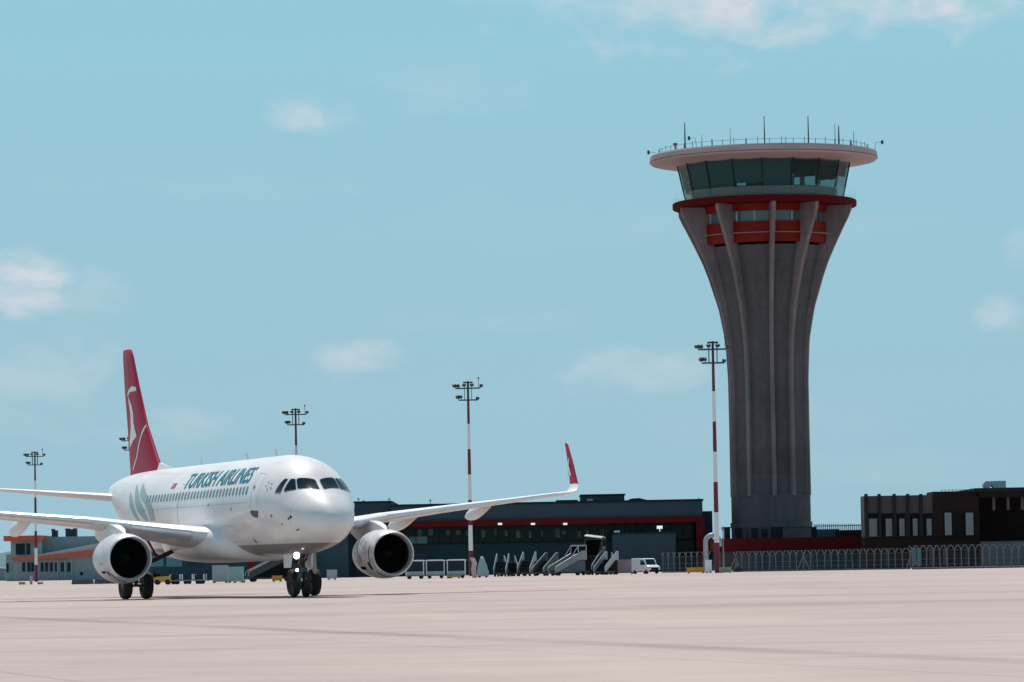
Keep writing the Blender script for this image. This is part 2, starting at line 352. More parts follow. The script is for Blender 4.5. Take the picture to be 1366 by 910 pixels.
# gallery slab, railing glass
MB().lathe([(70/PM, tz(278)), (112/PM, tz(278.2)), (121.5/PM, tz(278.2)), (123/PM, tz(277)), (123/PM, tz(270.5)), (121/PM, tz(269.5)), (90/PM, tz(269.5))], n=96).build('gallery_slab', mat('dark_red_slab', (.10, .006, .008), .85, var=.1, spec=.08), tower)
MB().lathe([(122/PM, tz(270)), (122.5/PM, tz(258.5))], n=96).build('railing_glass', rail_glass, tower)
# cab: tilted panes, mullions, interior
NP = 18; rb, rtp, zb, zt = 106/PM, 116.5/PM, tz(269), tz(221)
for k in range(NP):
    a0, a1 = 2*math.pi*(k+.28)/NP, 2*math.pi*(k+1.28)/NP; pa = lambda r, a, z: (r*math.cos(a), r*math.sin(a), z)
    m_ = MB(); m_.poly([pa(rb, a0, zb), pa(rb, a1, zb), pa(rtp, a1, zt), pa(rtp, a0, zt)])
    m_.build('cab_pane', cab_glass, tower, 0)
    m_ = MB(); m_.bar(pa(rb+.03, a0, zb), pa(rtp+.03, a0, zt), .09, .12); m_.build('cab_mullion', dark_trim, tower, 0)
zd = tz(262)
MB().lathe([(0, zd-.4), (rb-.5, zd-.4)], n=48).build('cab_floor', screen_grey, tower)
MB().lathe([(rb-.9, zd-.4), (rb-.9, zd+.75), (rb-1.8, zd+.85), (rb-1.8, zd-.4)], n=48).build('console', screen_grey, tower)
MB().lathe([(0, zt-.3), (rtp-.5, zt-.3)], n=48).build('cab_ceiling', mat('dark_ceiling', (.05, .055, .055), .8), tower)
MB().lathe([(2.6, zd-.4), (2.6, zt-.3)], n=24).build('cab_core', mat('core_wall', (.03, .035, .035), .8), tower)
# sun blinds drawn down on the rear panes, with gaps where the sky shows through
cab_reflection = mat('grey_teal_reflection', (.085, .15, .165), .8)  # colour of the reflection painted into the front left panes
bl = mat('dark_blind', (.006, .012, .014), .9, spec=.1)
for k in range(NP):
    a0, a1 = 2*math.pi*(k+.30)/NP, 2*math.pi*(k+1.26)/NP; am = math.degrees((a0+a1)/2) % 360
    if 15 < am < 165:
        dn = {0: .1, 1: .3, 2: .15, 3: .5, 4: .2, 5: .45, 6: .1}[k % 7] if am < 110 else .7; zz = zt-(zt-zb)*dn; r_ = lambda z: rb+(rtp-rb)*(z-zb)/(zt-zb)-.25
        m_ = MB(); m_.poly([pa(r_(zz), a0, zz), pa(r_(zz), a1, zz), pa(r_(zt-.3), a1, zt-.3), pa(r_(zt-.3), a0, zt-.3)]); m_.build('blind_reflection', bl, tower, 0)
    if 195 < am < 279: m_ = MB(); zz = zt-(zt-zb)*(.78 if k % 3 else .66); m_.poly([pa(r_(zz) if 15 < am < 165 else rb+(rtp-rb)*(zz-zb)/(zt-zb)-.25, a0, zz), pa(rb+(rtp-rb)*(zz-zb)/(zt-zb)-.25, a1, zz), pa(rtp-.28, a1, zt-.3), pa(rtp-.28, a0, zt-.3)]); m_.build('blind_reflection', cab_reflection, tower, 0)  # sheets added behind the front left panes to imitate their teal reflection

    if 195 < am < 345 and am > 281:        # shades behind the front right panes
        dn = .55 if k % 2 else .42; zz = zt-(zt-zb)*dn; m_ = MB(); m_.poly([pa(r_(zz), a0, zz), pa(r_(zz), a1, zz), pa(r_(zt-.3), a1, zt-.3), pa(r_(zt-.3), a0, zt-.3)]); m_.build('blind_reflection', bl, tower, 0)
for x, w_, hh in ((-2.2, 1.2, 1.1), (3.4, .9, 1.3), (5.0, .7, 1.2), (1.4, .6, .8), (7.2, .8, 1.5)):
    m_ = MB(); m_.box(x-w_/2, x+w_/2, -7.6, -7.5, zd+.9, zd+.9+hh); m_.box(x-.05, x+.05, -7.5, -7.4, zd+.5, zd+.9); m_.build('monitor', pale_metal, tower, 0)
# roof disc
MB().lathe([(rtp-.6, zt-.3), (117.5/PM, zt+.05), (144/PM, tz(218)), (150/PM, tz(217)), (152/PM, tz(215)), (152/PM, tz(208)), (150.8/PM, tz(206)), (140/PM, tz(205)), (110/PM, tz(205)), (0, tz(204))], n=128).build('disc_roof', rim, tower, 30)
MB().lathe([(151.3/PM, tz(214.8)), (152.6/PM, tz(214.8)), (152.6/PM, tz(214.2)), (151.3/PM, tz(214.2))], n=128).build('rim_seam', plum_wall, tower)
rr = MB(); Rr = 140/PM; zr = tz(205)
for k in range(56):
    a = 2*math.pi*k/56; p = Vector((Rr*math.cos(a), Rr*math.sin(a), 0)); rr.bar(p+Vector((0, 0, zr)), p+Vector((0, 0, zr+.75+(.2 if k % 2 else 0))), .07)
for hh in (.65,): rr.tube([(Rr*math.cos(2*math.pi*k/56), Rr*math.sin(2*math.pi*k/56), zr+hh) for k in range(57)], .022, 5, False)
rr.build('roof_railing', mast_grey, tower, 0)
def zx(x, y): return 840+x/3.794, 140+y/3.794
for x, y, d_, r_ in ((278, 88, -6, .11), (508, 115, 3, .05), (680, 55, -2, .1), (902, 55, -3, .11), (1038, 95, 2, .06), (1057, 105, 0, .13), (1133, 130, 4, .06), (365, 150, 2, .05), (417, 172, -8, .08), (1120, 175, -6, .1), (590, 165, -10, .06), (790, 160, -9, .06)):
    px, py = zx(x, y); p = at(px, py, TY+d_)-Vector((TX, TY, 0)); m_ = MB(); m_.tube([(p.x, p.y, zr-.2), (p.x, p.y, (zr+p.z)/2), (p.x, p.y, p.z)], [r_, r_*.9, r_*.5], 8); m_.tube([(p.x, p.y, zr), (p.x, p.y, zr+.5)], r_*1.8, 8); m_.build('antenna', mast_grey, tower)
px, py = zx(230, 192); p = at(px, py, TY-7)-Vector((TX, TY, 0)); m_ = MB(); m_.tube([(p.x, p.y, zr-.1), (p.x, p.y, p.z-.35)], .12, 8); m_.lathe([(0, 0), (.32, 0), (.32, .3), (0, .34)], (p.x, p.y, p.z-.35), 12); m_.build('beacon', mat('beacon_red', (.4, .05, .05), .4), tower)
for x, y in ((95, 240), (1278, 188), (300, 168)):
    px, py = zx(x, y); p = at(px, py, TY)-Vector((TX, TY, 0)); s_x = 1 if p.x > 0 else -1; m_ = MB()
    m_.tube([(p.x-s_x*1.2, p.y, zr-.1), (p.x-s_x*.9, p.y, p.z), (p.x, p.y, p.z)], .035, 6); m_.lathe([(0, -.3), (.17, -.3), (.2, .1), (.08, .3), (0, .3)], (p.x, p.y, p.z), 10); m_.build('warning_lamp', mast_grey, tower)

# ------------------------------------------------------------------ tower base building
BY = 572.0
b0 = at(1040, 760, BY); base = thing('base_building', 'low flat building with a dark red band wrapped round the foot of the control tower', 'building', (b0.x, BY, 0)); o_ = base.location.copy()
x0, x1, z0, z1 = rect(958, 1158, 734, 766, BY, 0); xl = rect(958, 1158, 717, 734, BY)
MB(o_).box(x0, x1, BY, BY+50, 0, xl[2]).build('wall', clad2, base, 0)
MB(o_).box(x0-.25, x1, BY-.6, BY+50.2, xl[2], xl[3]).build('red_band', dark_red_panel, base, 0)
MB(o_).box(x0+.1, at(1003, 750, BY).x, BY-.12, BY-.003, .05, xl[2]-.02).build('pale_panel', plum_wall, base, 0)
for pa_, pb_ in ((1012, 1026), (1032, 1046), (1054, 1068), (1086, 1100), (1108, 1122), (1130, 1143)):
    q = rect(pa_, pb_, 739, 760, BY); m_ = MB(o_); m_.box(q[0], q[1], BY-.1, BY-.003, .3, q[3]); m_.build('window', low_glass, base, 0)
for pa_, pt, w_, dk in ((966, 703, 8, 1), (976, 700, 3, 0), (981, 704, 9, 1), (995, 702, 4, 0), (1002, 705, 8, 1), (1010, 702, 4, 0), (1016, 706, 7, 1), (1022, 701, 5, 0), (1029, 703, 14, 1), (1082, 703, 7, 1)):
    q = rect(pa_, pa_+w_, pt, 718, BY+6); m_ = MB(o_); m_.box(q[0], q[1], BY+4+.01*pa_ % 2, BY+6.5, xl[3], q[3]); m_.build('roof_unit' if dk else 'roof_post', dark_trim if dk else clad, base, 0)
q = rect(1085, 1120, 706, 718, BY+8); MB(o_).box(q[0], q[1], BY+8, BY+8.1, xl[3], q[3]).build('glass_screen', teal_glass, base, 0)
m_ = MB(o_)
for k in range(27):
    q = at(1086+k*2.55, 701, BY+7.5); m_.box(q.x-.05, q.x+.05, BY+7.4, BY+7.5, xl[3], q.z+.2)
qa, qb = at(1086, 702, BY+7.5), at(1152, 702, BY+7.5); m_.bar((qa.x, BY+7.45, qa.z), (qb.x, BY+7.45, qa.z), .1); m_.build('roof_railing', mast_grey, base, 0)
q = rect(1119, 1158, 707, 718, BY+3); MB(o_).box(q[0], q[1], BY+2, BY+12, xl[3], q[3]).build('stair_head', brown_wall, base, 0)

# ------------------------------------------------------------------ dark building on the right
RY = 552.0
r0 = at(1260, 760, RY); rb_ = thing('airport_building', 'dark brown flat roofed building with pilasters and pale blinds at the right edge', 'building', (r0.x, RY, 0)); o_ = rb_.location.copy()
wx0, wx1, _, wz1 = rect(1153, 1245, 661, 757, RY, 0); mx1 = at(1306, 700, RY).x; mz = at(1300, 655, RY).z; zl = at(1200, 716, RY).z
MB(o_).box(wx0, wx1, RY, RY+5, zl, wz1).build('side_wing_wall', plum_wall, rb_, 0)
MB(o_).box(wx0+.02, mx1, RY+.25, RY+4.8, 0, zl).build('plinth_wall', brown_wall, rb_, 0)
MB(o_).box(wx1+.01, mx1, RY-.35, RY+8, zl+.004, mz).build('main_wall', brown_wall, rb_, 0)
for pa_ in (1153.5, 1171, 1191, 1209, 1226.5):
    q = rect(pa_, pa_+4, 659, 714, RY); MB(o_).box(q[0], q[1], RY-.7, RY-.003, zl+.01, q[3]).build('pilaster', dark_trim, rb_, 0)
for a, b, c_2, d_ in ((1158.5, 1173, 1158.5, 1170.5), (1175, 1191, 1181, 1190.5), (1193.5, 1208, 1199, 1207), (1211.5, 1226, 1217, 1224.5), (1230, 1244, 1235.5, 1243)):
    q = rect(a, b, 685, 715, RY); w_ = MB(o_); w_.box(q[0]+.02, q[1]-.02, RY-.12, RY-.004, zl+.02, q[3]); w_ = w_.build('window', black, rb_, 0)
    q = rect(c_2, d_, 692, 714.5, RY); MB(o_).box(q[0]+.05, q[1]-.05, RY-.2, RY-.13, zl+.1, q[3]).build('blind', blind, w_, 0)
for a, b, blm in ((1259, 1270.5, 1), (1270.8, 1286, 0), (1287, 1299.5, 1)):
    q = rect(a, b, 683, 715, RY-.4); w_ = MB(o_); w_.box(q[0], q[1], RY-.5, RY-.354, q[2], q[3]); w_ = w_.build('window', black, rb_, 0)
    if blm: MB(o_).box(q[0]+.12, q[1]-.12, RY-.56, RY-.503, q[2]+.1, q[3]-.1).build('blind', blind, w_, 0)
# recessed portico: roof slab on columns with a deep dark back wall
px1 = at(1420, 700, RY).x
MB(o_).box(mx1-.6, px1, RY-1.2, RY+31, mz-.15+.004, mz+.35).build('portico_roof', dark_trim, rb_, 0)
MB(o_).box(mx1, px1, RY+12, RY+30.9, 0, mz-.16).build('portico_back_wall', brown_wall, rb_, 0)
MB(o_).box(mx1+.01, px1, RY-1, RY-.5, mz-.9, mz-.16).build('portico_beam', brown_wall, rb_, 0)
for pa_ in (1326, 1345, 1364, 1384):
    q = at(pa_, 700, RY); MB(o_).box(q.x-.18, q.x+.18, RY-.45, RY-.1, mz-2.6, mz-.17).build('hanging_fin', plum_wall, rb_, 0)
q = at(1306, 722, RY); MB(o_).box(mx1+.02, px1, RY-1.5, RY+11.9, 0, at(1340, 722, RY).z).build('podium', conc_dark, rb_, 0)
for pa_, m2 in ((1216, blind), (1222, teal_glass), (1240, plum_wall), (1258, plum_wall), (1180, low_glass), (1287, low_glass)):
    q = rect(pa_, pa_+7, 731, 754, RY); MB(o_).box(q[0], q[1], RY-1.62 if q[0] > mx1 else RY+.1, RY-1.503 if q[0] > mx1 else RY+.247, .2, q[3]).build('door', m2, rb_, 0)
m_ = MB(o_); qa, qb = at(1256, 654, RY+2), at(1301, 654, RY+2); m_.bar((qa.x, RY+2.03, qa.z), (qb.x, RY+2.03, qa.z), .05)
for pa_ in range(1256, 1306, 5): q = at(pa_, 654, RY+2); m_.box(q.x-.03, q.x+.03, RY+2, RY+2.06, mz, q.z+.1)
m_.build('roof_railing', mast_grey, rb_, 0)
# rooftop drum
q = rect(1311, 1341, 642, 655, RY+6); dr = thing('rooftop_drum', 'pale metal drum with a boxy cowl lying on the dark roof at right', 'ventilator', ((q[0]+q[1])/2, RY+6, mz+.35)); zh = (q[3]-mz-.35); wd = q[1]-q[0]
MB().lathe([(0, -1.0), (zh*.5, -1.0), (zh*.5, .8), (0, .8)], (-wd/2+zh*.5, 0, zh*.52), 24, 'y').build('drum', pale_metal, dr)
MB().prism([(-wd/2+zh*.45, zh*1.0), (wd/2, zh*1.02), (wd/2, .05), (0, .05)], -.8, 1.4).build('cowl', pale_metal, dr, 0)
MB().hexa([(-.1, -1.1, 0), (wd/2+.1, -1.1, 0), (wd/2+.1, 1.6, 0), (-.1, 1.6, 0)], [(-.1, -1.1, .06), (wd/2+.1, -1.1, .06), (wd/2+.1, 1.6, .5), (-.1, 1.6, .5)]).build('tray', van_white, dr, 0)

# ------------------------------------------------------------------ terminal
EY = 600.0
t0 = at(720, 760, EY); term = thing('terminal_building', 'long slate grey terminal with a dark red framed glass front behind the ground equipment', 'terminal', (t0.x, EY, 0)); o_ = term.location.copy()
zt_ = at(800, 671.5, EY).z; zf1 = at(800, 691, EY).z; zf0 = at(800, 699.5, EY).z; zg0 = at(720, 724, EY).z
xa, xb = at(524, 720, EY).x, at(935.5, 720, EY).x; xc = at(926.5, 720, EY).x; xs = at(470, 720, EY).x; xq = at(545, 720, EY).x
MB(o_).box(xa, xb, EY-6, EY+40, zf1, zt_).build('upper_wall', clad, term, 0)
MB(o_).box(xa-.1, xb+.15, EY-6.2, EY+40.2, zt_, zt_+.28).build('roof_edge', dark_trim, term, 0)
MB(o_).box(xa+.02, xb+.2, EY-6.4, EY-.2, zf0, zf1-.003).build('red_fascia', dark_red_panel, term, 0)
MB(o_).box(xc, xb+.2, EY-6.4, EY+38, 0, zf0-.003).build('red_end_wall', dark_red_panel, term, 0)
MB(o_).box(xa, xc-.01, EY, EY+38, zg0, zf1-.01).build('glass_front', fac_glass, term, 0)
MB(o_).box(xa, xc-.01, EY-.15, EY+38, 0, zg0-.004).build('lower_front', low_glass, term, 0)
for k in range(1, 26):
    x = xa+(xc-xa)*k/26; MB(o_).box(x-.05, x+.05, EY-.14, EY-.004, zg0+.003, zf0+.2).build('mullion', dark_trim, term, 0)
MB(o_).box(xa, xc-.02, EY-.2, EY-.003, zg0-.003, zg0+.18).build('sill', dark_trim, term, 0)
random.seed(3)
for k in range(22):                                # greenish reflections in the glass, painted as patches on its face
    pxk = 560+k*16+random.uniform(-5, 5); q = rect(pxk, pxk+random.uniform(3, 7), 705+random.uniform(0, 4), 713+random.uniform(0, 5), EY)
    if q[1] < xc-.5: MB(o_).box(q[0], q[1], EY-.06, EY-.004, q[2], q[3]).build('reflection_patch', mat('green_reflection', (.03+random.random()*.03, .085+random.random()*.05, .08), .4), term, 0)
q = rect(546, 571, 716, 727, EY); MB(o_).box(q[0], q[1], EY-.13, EY-.005, q[2], q[3]).build('teal_pane', teal_glass, term, 0)
q = rect(546, 571, 738, 760, EY); MB(o_).box(q[0], q[1], EY-.4, EY-.152, 0, q[3]).build('service_door', clad, term, 0)
for px in (667, 711, 754):
    q = at(px, 699, EY-6.6); l_ = MB(o_); l_.hexa([(q.x-.22, EY-7.0, q.z-.08), (q.x+.22, EY-7.0, q.z-.08), (q.x+.3, EY-6.42, q.z-.15), (q.x-.3, EY-6.42, q.z-.15)], [(q.x-.22, EY-7.0, q.z+.08), (q.x+.22, EY-7.0, q.z+.08), (q.x+.3, EY-6.42, q.z+.15), (q.x-.3, EY-6.42, q.z+.15)]); l_.build('floodlight', lamp_dim, term, 0)
# projecting block
q = rect(817, 901, 712, 760, EY-6, 0); zpb = q[3]
MB(o_).box(q[0], q[1], EY-8, EY-.21, 0, zpb).build('projecting_block', clad, term, 0)
MB(o_).box(q[0]-.15, q[1]+.15, EY-8.2, EY-.22, zpb, zpb+.22).build('block_coping', dark_trim, term, 0)
u = rect(857, 878, 705, 712, EY-5); MB(o_).box(u[0], u[1], EY-6, EY-3, zpb+.23, u[3]).build('roof_plant', dark_trim, term, 0)
for px, py in ((880, 703.5), (823, 710)):
    u = at(px, py, EY-7); m_ = MB(o_); m_.box(u.x-.4, u.x+.4, EY-7.2, EY-6.6, u.z-.22, u.z+.22); m_.box(u.x-.04, u.x+.04, EY-6.95, EY-6.87, zpb+.2, u.z-.2); m_.build('floodlight', lamp_dim if px == 880 else van_white, term, 0)
# rear wings and roof boxes
u = rect(935, 950.5, 682, 760, EY+10, 0); MB(o_).box(u[0]+.2, u[1], EY+9, EY+39, 0, u[3]).build('rear_wing', clad, term, 0)
u = rect(474, 523, 671, 720, EY, 0); MB(o_).box(u[0], u[1], EY-3, EY+30, 0, u[3]).build('stair_block', clad, term, 0); MB(o_).box(u[0]-.1, u[1]+.1, EY-3.2, EY+30.1, u[3], u[3]+.22).build('stair_block_coping', dark_trim, term, 0)
u2 = rect(471, 474, 679, 720, EY, 0); MB(o_).box(u2[0]-9, u[0]-.02, EY-2, EY+30, 0, u2[3]).build('low_block', clad2, term, 0)
u = rect(775, 833, 661, 671, EY+8); MB(o_).box(u[0], u[1], EY+8, EY+20, zt_+.29, u[3]).build('roof_box', clad, term, 0); MB(o_).box(u[0]-.1, u[1]+.15, EY+7.8, EY+20.1, u[3], u[3]+.2).build('roof_box_coping', dark_trim, term, 0)
u3 = rect(783, 791, 665.5, 668.5, EY+7.8); MB(o_).box(u3[0], u3[1], EY+7.7, EY+7.95, u3[2], u3[3]).build('louvre', pale_metal, term, 0)
u = rect(742, 771, 667, 671, EY+5); MB(o_).box(u[0], u[1], EY+5, EY+12, zt_+.285, u[3]).build('roof_hatch', dark_trim, term, 0)
q = rect(833, 850, 668, 671, EY+6); m_ = MB(o_); m_.prism([(q[0], zt_+.28), (q[0]+1, zt_+.7), (q[0]+2.2, zt_+.75), (q[0]+4, zt_+.28)], EY+6, EY+9); m_.build('roof_dome', dark_trim, term)
for px, py, Yd in ((478, 664, 0), (485, 667, 0), (519, 664, 0), (574, 666, 3), (932, 664, 3)):
    p = at(px, py, EY+Yd); zb_ = at(500, 671, EY).z if px < 523 else zt_+.27; m_ = MB(o_); m_.tube([(p.x, EY+Yd, zb_), (p.x, EY+Yd, p.z)], .05, 6); m_.box(p.x-.2, p.x+.2, EY+Yd-.05, EY+Yd+.05, p.z-.25, p.z-.15); m_.build('roof_aerial', mast_grey, term, 0)
# service block behind the aircraft
AY = 590.0
a0_ = at(330, 765, AY); ann = thing('service_building', 'grey blue service building with a red doorway, half hidden behind the jet fuselage', 'building', (a0_.x, AY, 0)); o_ = ann.location.copy()
q = rect(196, 470, 700, 766, AY, 0); MB(o_).box(q[0], q[1]-.6, AY, AY+25, 0, q[3]).build('wall', clad, ann, 0); MB(o_).box(q[0]-.1, q[1]-.5, AY-.2, AY+25.1, q[3], q[3]+.3).build('roof_edge', dark_trim, ann, 0)
q = rect(331, 340, 744, 766, AY, 0); MB(o_).box(q[0], q[1], AY-.15, AY-.003, 0, q[3]).build('red_door', red_panel, ann, 0)
for a, b in ((200, 218), (222, 243), (250, 268), (350, 380), (404, 430)):
    q = rect(a, b, 742, 756, AY); MB(o_).box(q[0], q[1], AY-.1, AY-.004, q[2], q[3]).build('window', teal_glass if a < 230 else low_glass, ann, 0)
q = rect(436, 449, 761, 770, 470, 0)
wc = MB((q[0]+.5, 470, 0)); wc.box(q[0], q[1], 470, 471, .15, q[3]); wc.box(q[0]-.05, q[1]+.05, 469.95, 471.05, q[3], q[3]+.08); wc.box(q[0]+.1, q[0]+.3, 470.1, 470.9, 0, .15); wc.box(q[1]-.3, q[1]-.1, 470.1, 470.9, 0, .15)
wc.build('equipment_box', pale_metal, None, 0, label='pale metal box standing behind the nose wheels of the jet', cat='box')

# ------------------------------------------------------------------ far building on the left
LY = 880.0
l0 = at(60, 775, LY); far = thing('office_building', 'pale blue grey building with orange roof bands far off at the left edge', 'building', (l0.x, LY, 0)); o_ = far.location.copy()
zx2 = lambda x, y: (x/8.275, 690+y/8.275)
def rz(x0, x1, y0, y1, Y=LY, z0=None):
    a, b = zx2(x0, y0), zx2(x1, y1); return rect(a[0], b[0], a[1], b[1], Y, z0)
q = rz(120, 440, 262, 680, LY, 0); MB(o_).box(q[0], q[1], LY, LY+30, 0, q[3]).build('tower_wall', pale_wall, far, 0)
s_ = rz(55, 465, 205, 260); MB(o_).box(s_[0], s_[1], LY-2.5, LY+31, q[3]+.003, s_[3]).build('orange_roof_slab', orange_panel, far, 0)
w_ = rz(175, 335, 292, 412); wn = MB(o_).box(w_[0], w_[1], LY-.15, LY-.004, w_[2], w_[3]).build('window', fac_glass, far, 0)
MB(o_).box(w_[0]+2, w_[0]+2.2, LY-.25, LY-.153, w_[2], w_[3]).build('mullion', pale_wall, wn, 0)
w_ = rz(440, 1300, 212, 680, LY+6, 0); MB(o_).box(q[1]+.02, w_[1], LY+6, LY+30, 0, w_[3]).build('long_wall', mat('teal_wall', (.16, .25, .28), .7, var=.1), far, 0)
# sloping hall roof in front
x_a, z_a = at(*zx2(415, 415), LY-8).x, at(*zx2(415, 415), LY-8).z; x_b, z_b = at(*zx2(1300, 245), LY-8).x, at(*zx2(1300, 245), LY-8).z
zlo_a, zlo_b = at(*zx2(415, 470), LY-8).z, at(*zx2(1300, 405), LY-8).z; zm_a, zm_b = at(*zx2(415, 432), LY-8).z, at(*zx2(1300, 330), LY-8).z; x_w = at(*zx2(130, 440), LY-8).x
MB(o_).hexa([(x_a, LY-8, zm_a), (x_b, LY-8, zm_b), (x_b, LY+5.9, zm_b), (x_a, LY+5.9, zm_a)], [(x_a, LY-8, z_a), (x_b, LY-8, z_b), (x_b, LY+5.9, z_b), (x_a, LY+5.9, z_a)]).build('sloping_roof', mat('pale_pink_roof', (.45, .40, .40), .7, var=.08), far, 0)
MB(o_).hexa([(x_a-.01, LY-8.5, zlo_a), (x_b, LY-8.5, zlo_b), (x_b, LY+5.8, zlo_b), (x_a-.01, LY+5.8, zlo_a)], [(x_a-.01, LY-8.5, zm_a-.004), (x_b, LY-8.5, zm_b-.004), (x_b, LY+5.8, zm_b-.004), (x_a-.01, LY+5.8, zm_a-.004)]).build('orange_eaves', orange_panel, far, 0)
MB(o_).box(x_w, x_a-.02, LY-8.4, LY-.01, zlo_a, zm_a).build('orange_canopy', orange_panel, far, 0)
MB(o_).hexa([(x_w+.3, LY-7.5, 0), (x_b, LY-7.5, 0), (x_b, LY+5.7, 0), (x_w+.3, LY+5.7, 0)], [(x_w+.3, LY-7.5, zlo_a-.004), (x_b, LY-7.5, zlo_a-.004), (x_b, LY+5.7, zlo_a-.004), (x_w+.3, LY+5.7, zlo_a-.004)]).build('front_wall', mat('front_wall_grey', (.24, .28, .30), .7, var=.1), far, 0)
MB(o_).hexa([(x_a, LY-7.4, zlo_a-.003), (x_b, LY-7.4, zlo_a-.003), (x_b, LY+5.6, zlo_a-.003), (x_a, LY+5.6, zlo_a-.003)], [(x_a, LY-7.4, zlo_a), (x_b, LY-7.4, zlo_b-.006), (x_b, LY+5.6, zlo_b-.006), (x_a, LY+5.6, zlo_a)]).build('gable_wall', pale_wall, far, 0)
for k, xx in enumerate((262, 318, 360, 465, 515, 568, 622, 688, 760)):
    w_ = rz(xx-16, xx+16, 500, 600, LY-7.5); MB(o_).box(w_[0], w_[1], LY-7.65, LY-7.504, w_[2], w_[3]).build('window', fac_glass, far, 0)
for xx in (640, 720, 795): w_ = rz(xx-6, xx+6, 480, 690, LY-7.5, 0); MB(o_).box(w_[0], w_[1], LY-7.9, LY-7.51, 0, zlo_a-.01).build('pillar', pale_wall, far, 0)
w_ = rz(888, 915, 605, 640, LY-7.5); MB(o_).box(w_[0], w_[1], LY-7.7, LY-7.505, w_[2], w_[3]).build('vent', black, far, 0)
q = rz(60, 118, 410, 690, LY, 0); MB(o_).box(q[0], q[1], LY+1, LY+20, 0, q[3]).build('side_annexe', pale_wall, far, 0); w_ = rz(70, 95, 510, 610, LY+1); MB(o_).box(w_[0], w_[1], LY+.85, LY+.997, w_[2], w_[3]).build('window', fac_glass, far, 0)
w_ = rz(440, 1300, 212, 680, LY+6, 0)
for xa_, xb_, yt in ((570, 600, 130), (608, 632, 145), (722, 765, 125), (775, 805, 132), (812, 845, 122)):
    q = rz(xa_, xb_, yt, 215, LY+10); m_ = MB(o_); m_.box(q[0], q[1], LY+10, LY+12, w_[3], q[3]); m_.bar((q[0], LY+9.9, q[3]), (q[1], LY+9.9, w_[3]+.1), .25); m_.build('roof_unit', mast_grey, far, 0)
# low concrete kerb wall in front
q = rz(790, 1010, 690, 762, 480, 0); kw = MB((q[0]+3, 480, 0))
for k in range(4): x = q[0]+k*2.6; kw.prism([(x, 0), (x+2.5, 0), (x+2.5, .25), (x+2.42, q[3]), (x+.08, q[3]), (x, .25)], 480, 480.5)
kw.build('concrete_barrier', conc_dark, None, 0, label='low grey concrete barrier beside the left engine of the jet', cat='barrier')
q = rz(-60, 60, 545, 690, 1000, 0)
hb = MB((q[0]+5, 1000, 0)); hb.box(q[0]-8, q[1], 1000, 1010, 0, q[3]*.8); hb.prism([(q[0]-8.3, q[3]*.8), (q[1]+.3, q[3]*.8), (q[1]+.3, q[3]*.85), ((q[0]+q[1])/2-4, q[3]*1.05), (q[0]-8.3, q[3]*.9)], 999.5, 1010.4)
hb.build('shed', mat('hazy_teal_shed', (.16, .26, .29), .8), None, 0, label='low teal grey shed just beyond the left frame edge of the far building', cat='shed')

# ------------------------------------------------------------------ passenger jet
# aircraft coordinates: a = metres aft of the nose tip, s = metres to starboard, z = height; local x = 15-a, y = -s
JX, JY, PSI = -7.23, 166.4, .33
jet = thing('passenger_jet', 'white twin engine passenger jet with a red tail taxiing towards the viewer', 'airliner',
            (JX-15*math.sin(PSI), JY+15*math.cos(PSI), 0), -(math.pi/2-PSI))
def J(a, s, z): return (15-a, -s, z)
ST=[(0,3.07,3.03,.02),(.03,3.22,2.88,.17),(.15,3.42,2.70,.37),(.5,3.76,2.43,.73),(1.0,4.05,2.23,1.03),(1.6,4.33,2.07,1.31),(2.1,4.62,1.97,1.49),(2.7,5.10,1.89,1.65),(3.3,5.43,1.83,1.76),(4.0,5.65,1.78,1.86),(5,5.80,1.74,1.94),(6.2,5.87,1.72,1.975),(15,5.87,1.72,1.975),(24.5,5.87,1.72,1.975),(27,5.87,1.95,1.93),(29,5.86,2.5,1.8),(31,5.83,3.1,1.55),(33,5.75,3.7,1.22),(35,5.6,4.25,.83),(36.6,5.42,4.62,.5),(37.5,5.25,4.85,.2)]
def _pchip(xs,ys):
    n=len(xs);h=[xs[i+1]-xs[i] for i in range(n-1)];d=[(ys[i+1]-ys[i])/h[i] for i in range(n-1)]
    m=[d[0]]+[0 if d[i-1]*d[i]<=0 else 2*d[i-1]*d[i]/(d[i-1]+d[i]) for i in range(1,n-1)]+[d[-1]]
    def f(x):
        x=min(max(x,xs[0]),xs[-1]);i=0
        while i<n-2 and x>xs[i+1]:i+=1
        t=(x-xs[i])/h[i];t2=t*t;t3=t2*t
        return (2*t3-3*t2+1)*ys[i]+(t3-2*t2+t)*h[i]*m[i]+(3*t2-2*t3)*ys[i+1]+(t3-t2)*h[i]*m[i+1]
    return f
_x=[s[0] for s in ST];fzt,fzb,fhw=(_pchip(_x,[s[k] for s in ST]) for k in(1,2,3))
def fus(x,th,off=0.0):
    """point on the fuselage skin: x metres aft, th radians from the top towards starboard (-y... s)"""
    zt,zb,hw=fzt(x),fzb(x),fhw(x);zc=(zt+zb)/2;hh=(zt-zb)/2
    n=math.hypot(math.sin(th)/hw,math.cos(th)/hh)
    return (x,hw*math.sin(th)+off*math.sin(th)/hw/n,zc+hh*math.cos(th)+off*math.cos(th)/hh/n)
xs = [0, .01, .03, .07, .12, .2, .32, .5, .75] + [1+.22*i for i in range(25)] + [6.6+1.2*i for i in range(16)] + [25.5+.75*i for i in range(16)] + [37.5]
m_ = MB(); NS = 64; m_.loft([[J(*fus(x, 2*math.pi*k/NS)) for k in range(NS)] for x in xs]); 
fmat = mat('fuselage_paint', (.80, .77, .76), .5, coat=.3, spec=.3); p__ = fmat.node_tree.nodes['Principled BSDF']; p__.inputs['Coat IOR'].default_value = 1.6; t = fmat.node_tree; p_ = t.nodes['Principled BSDF']; nt = t
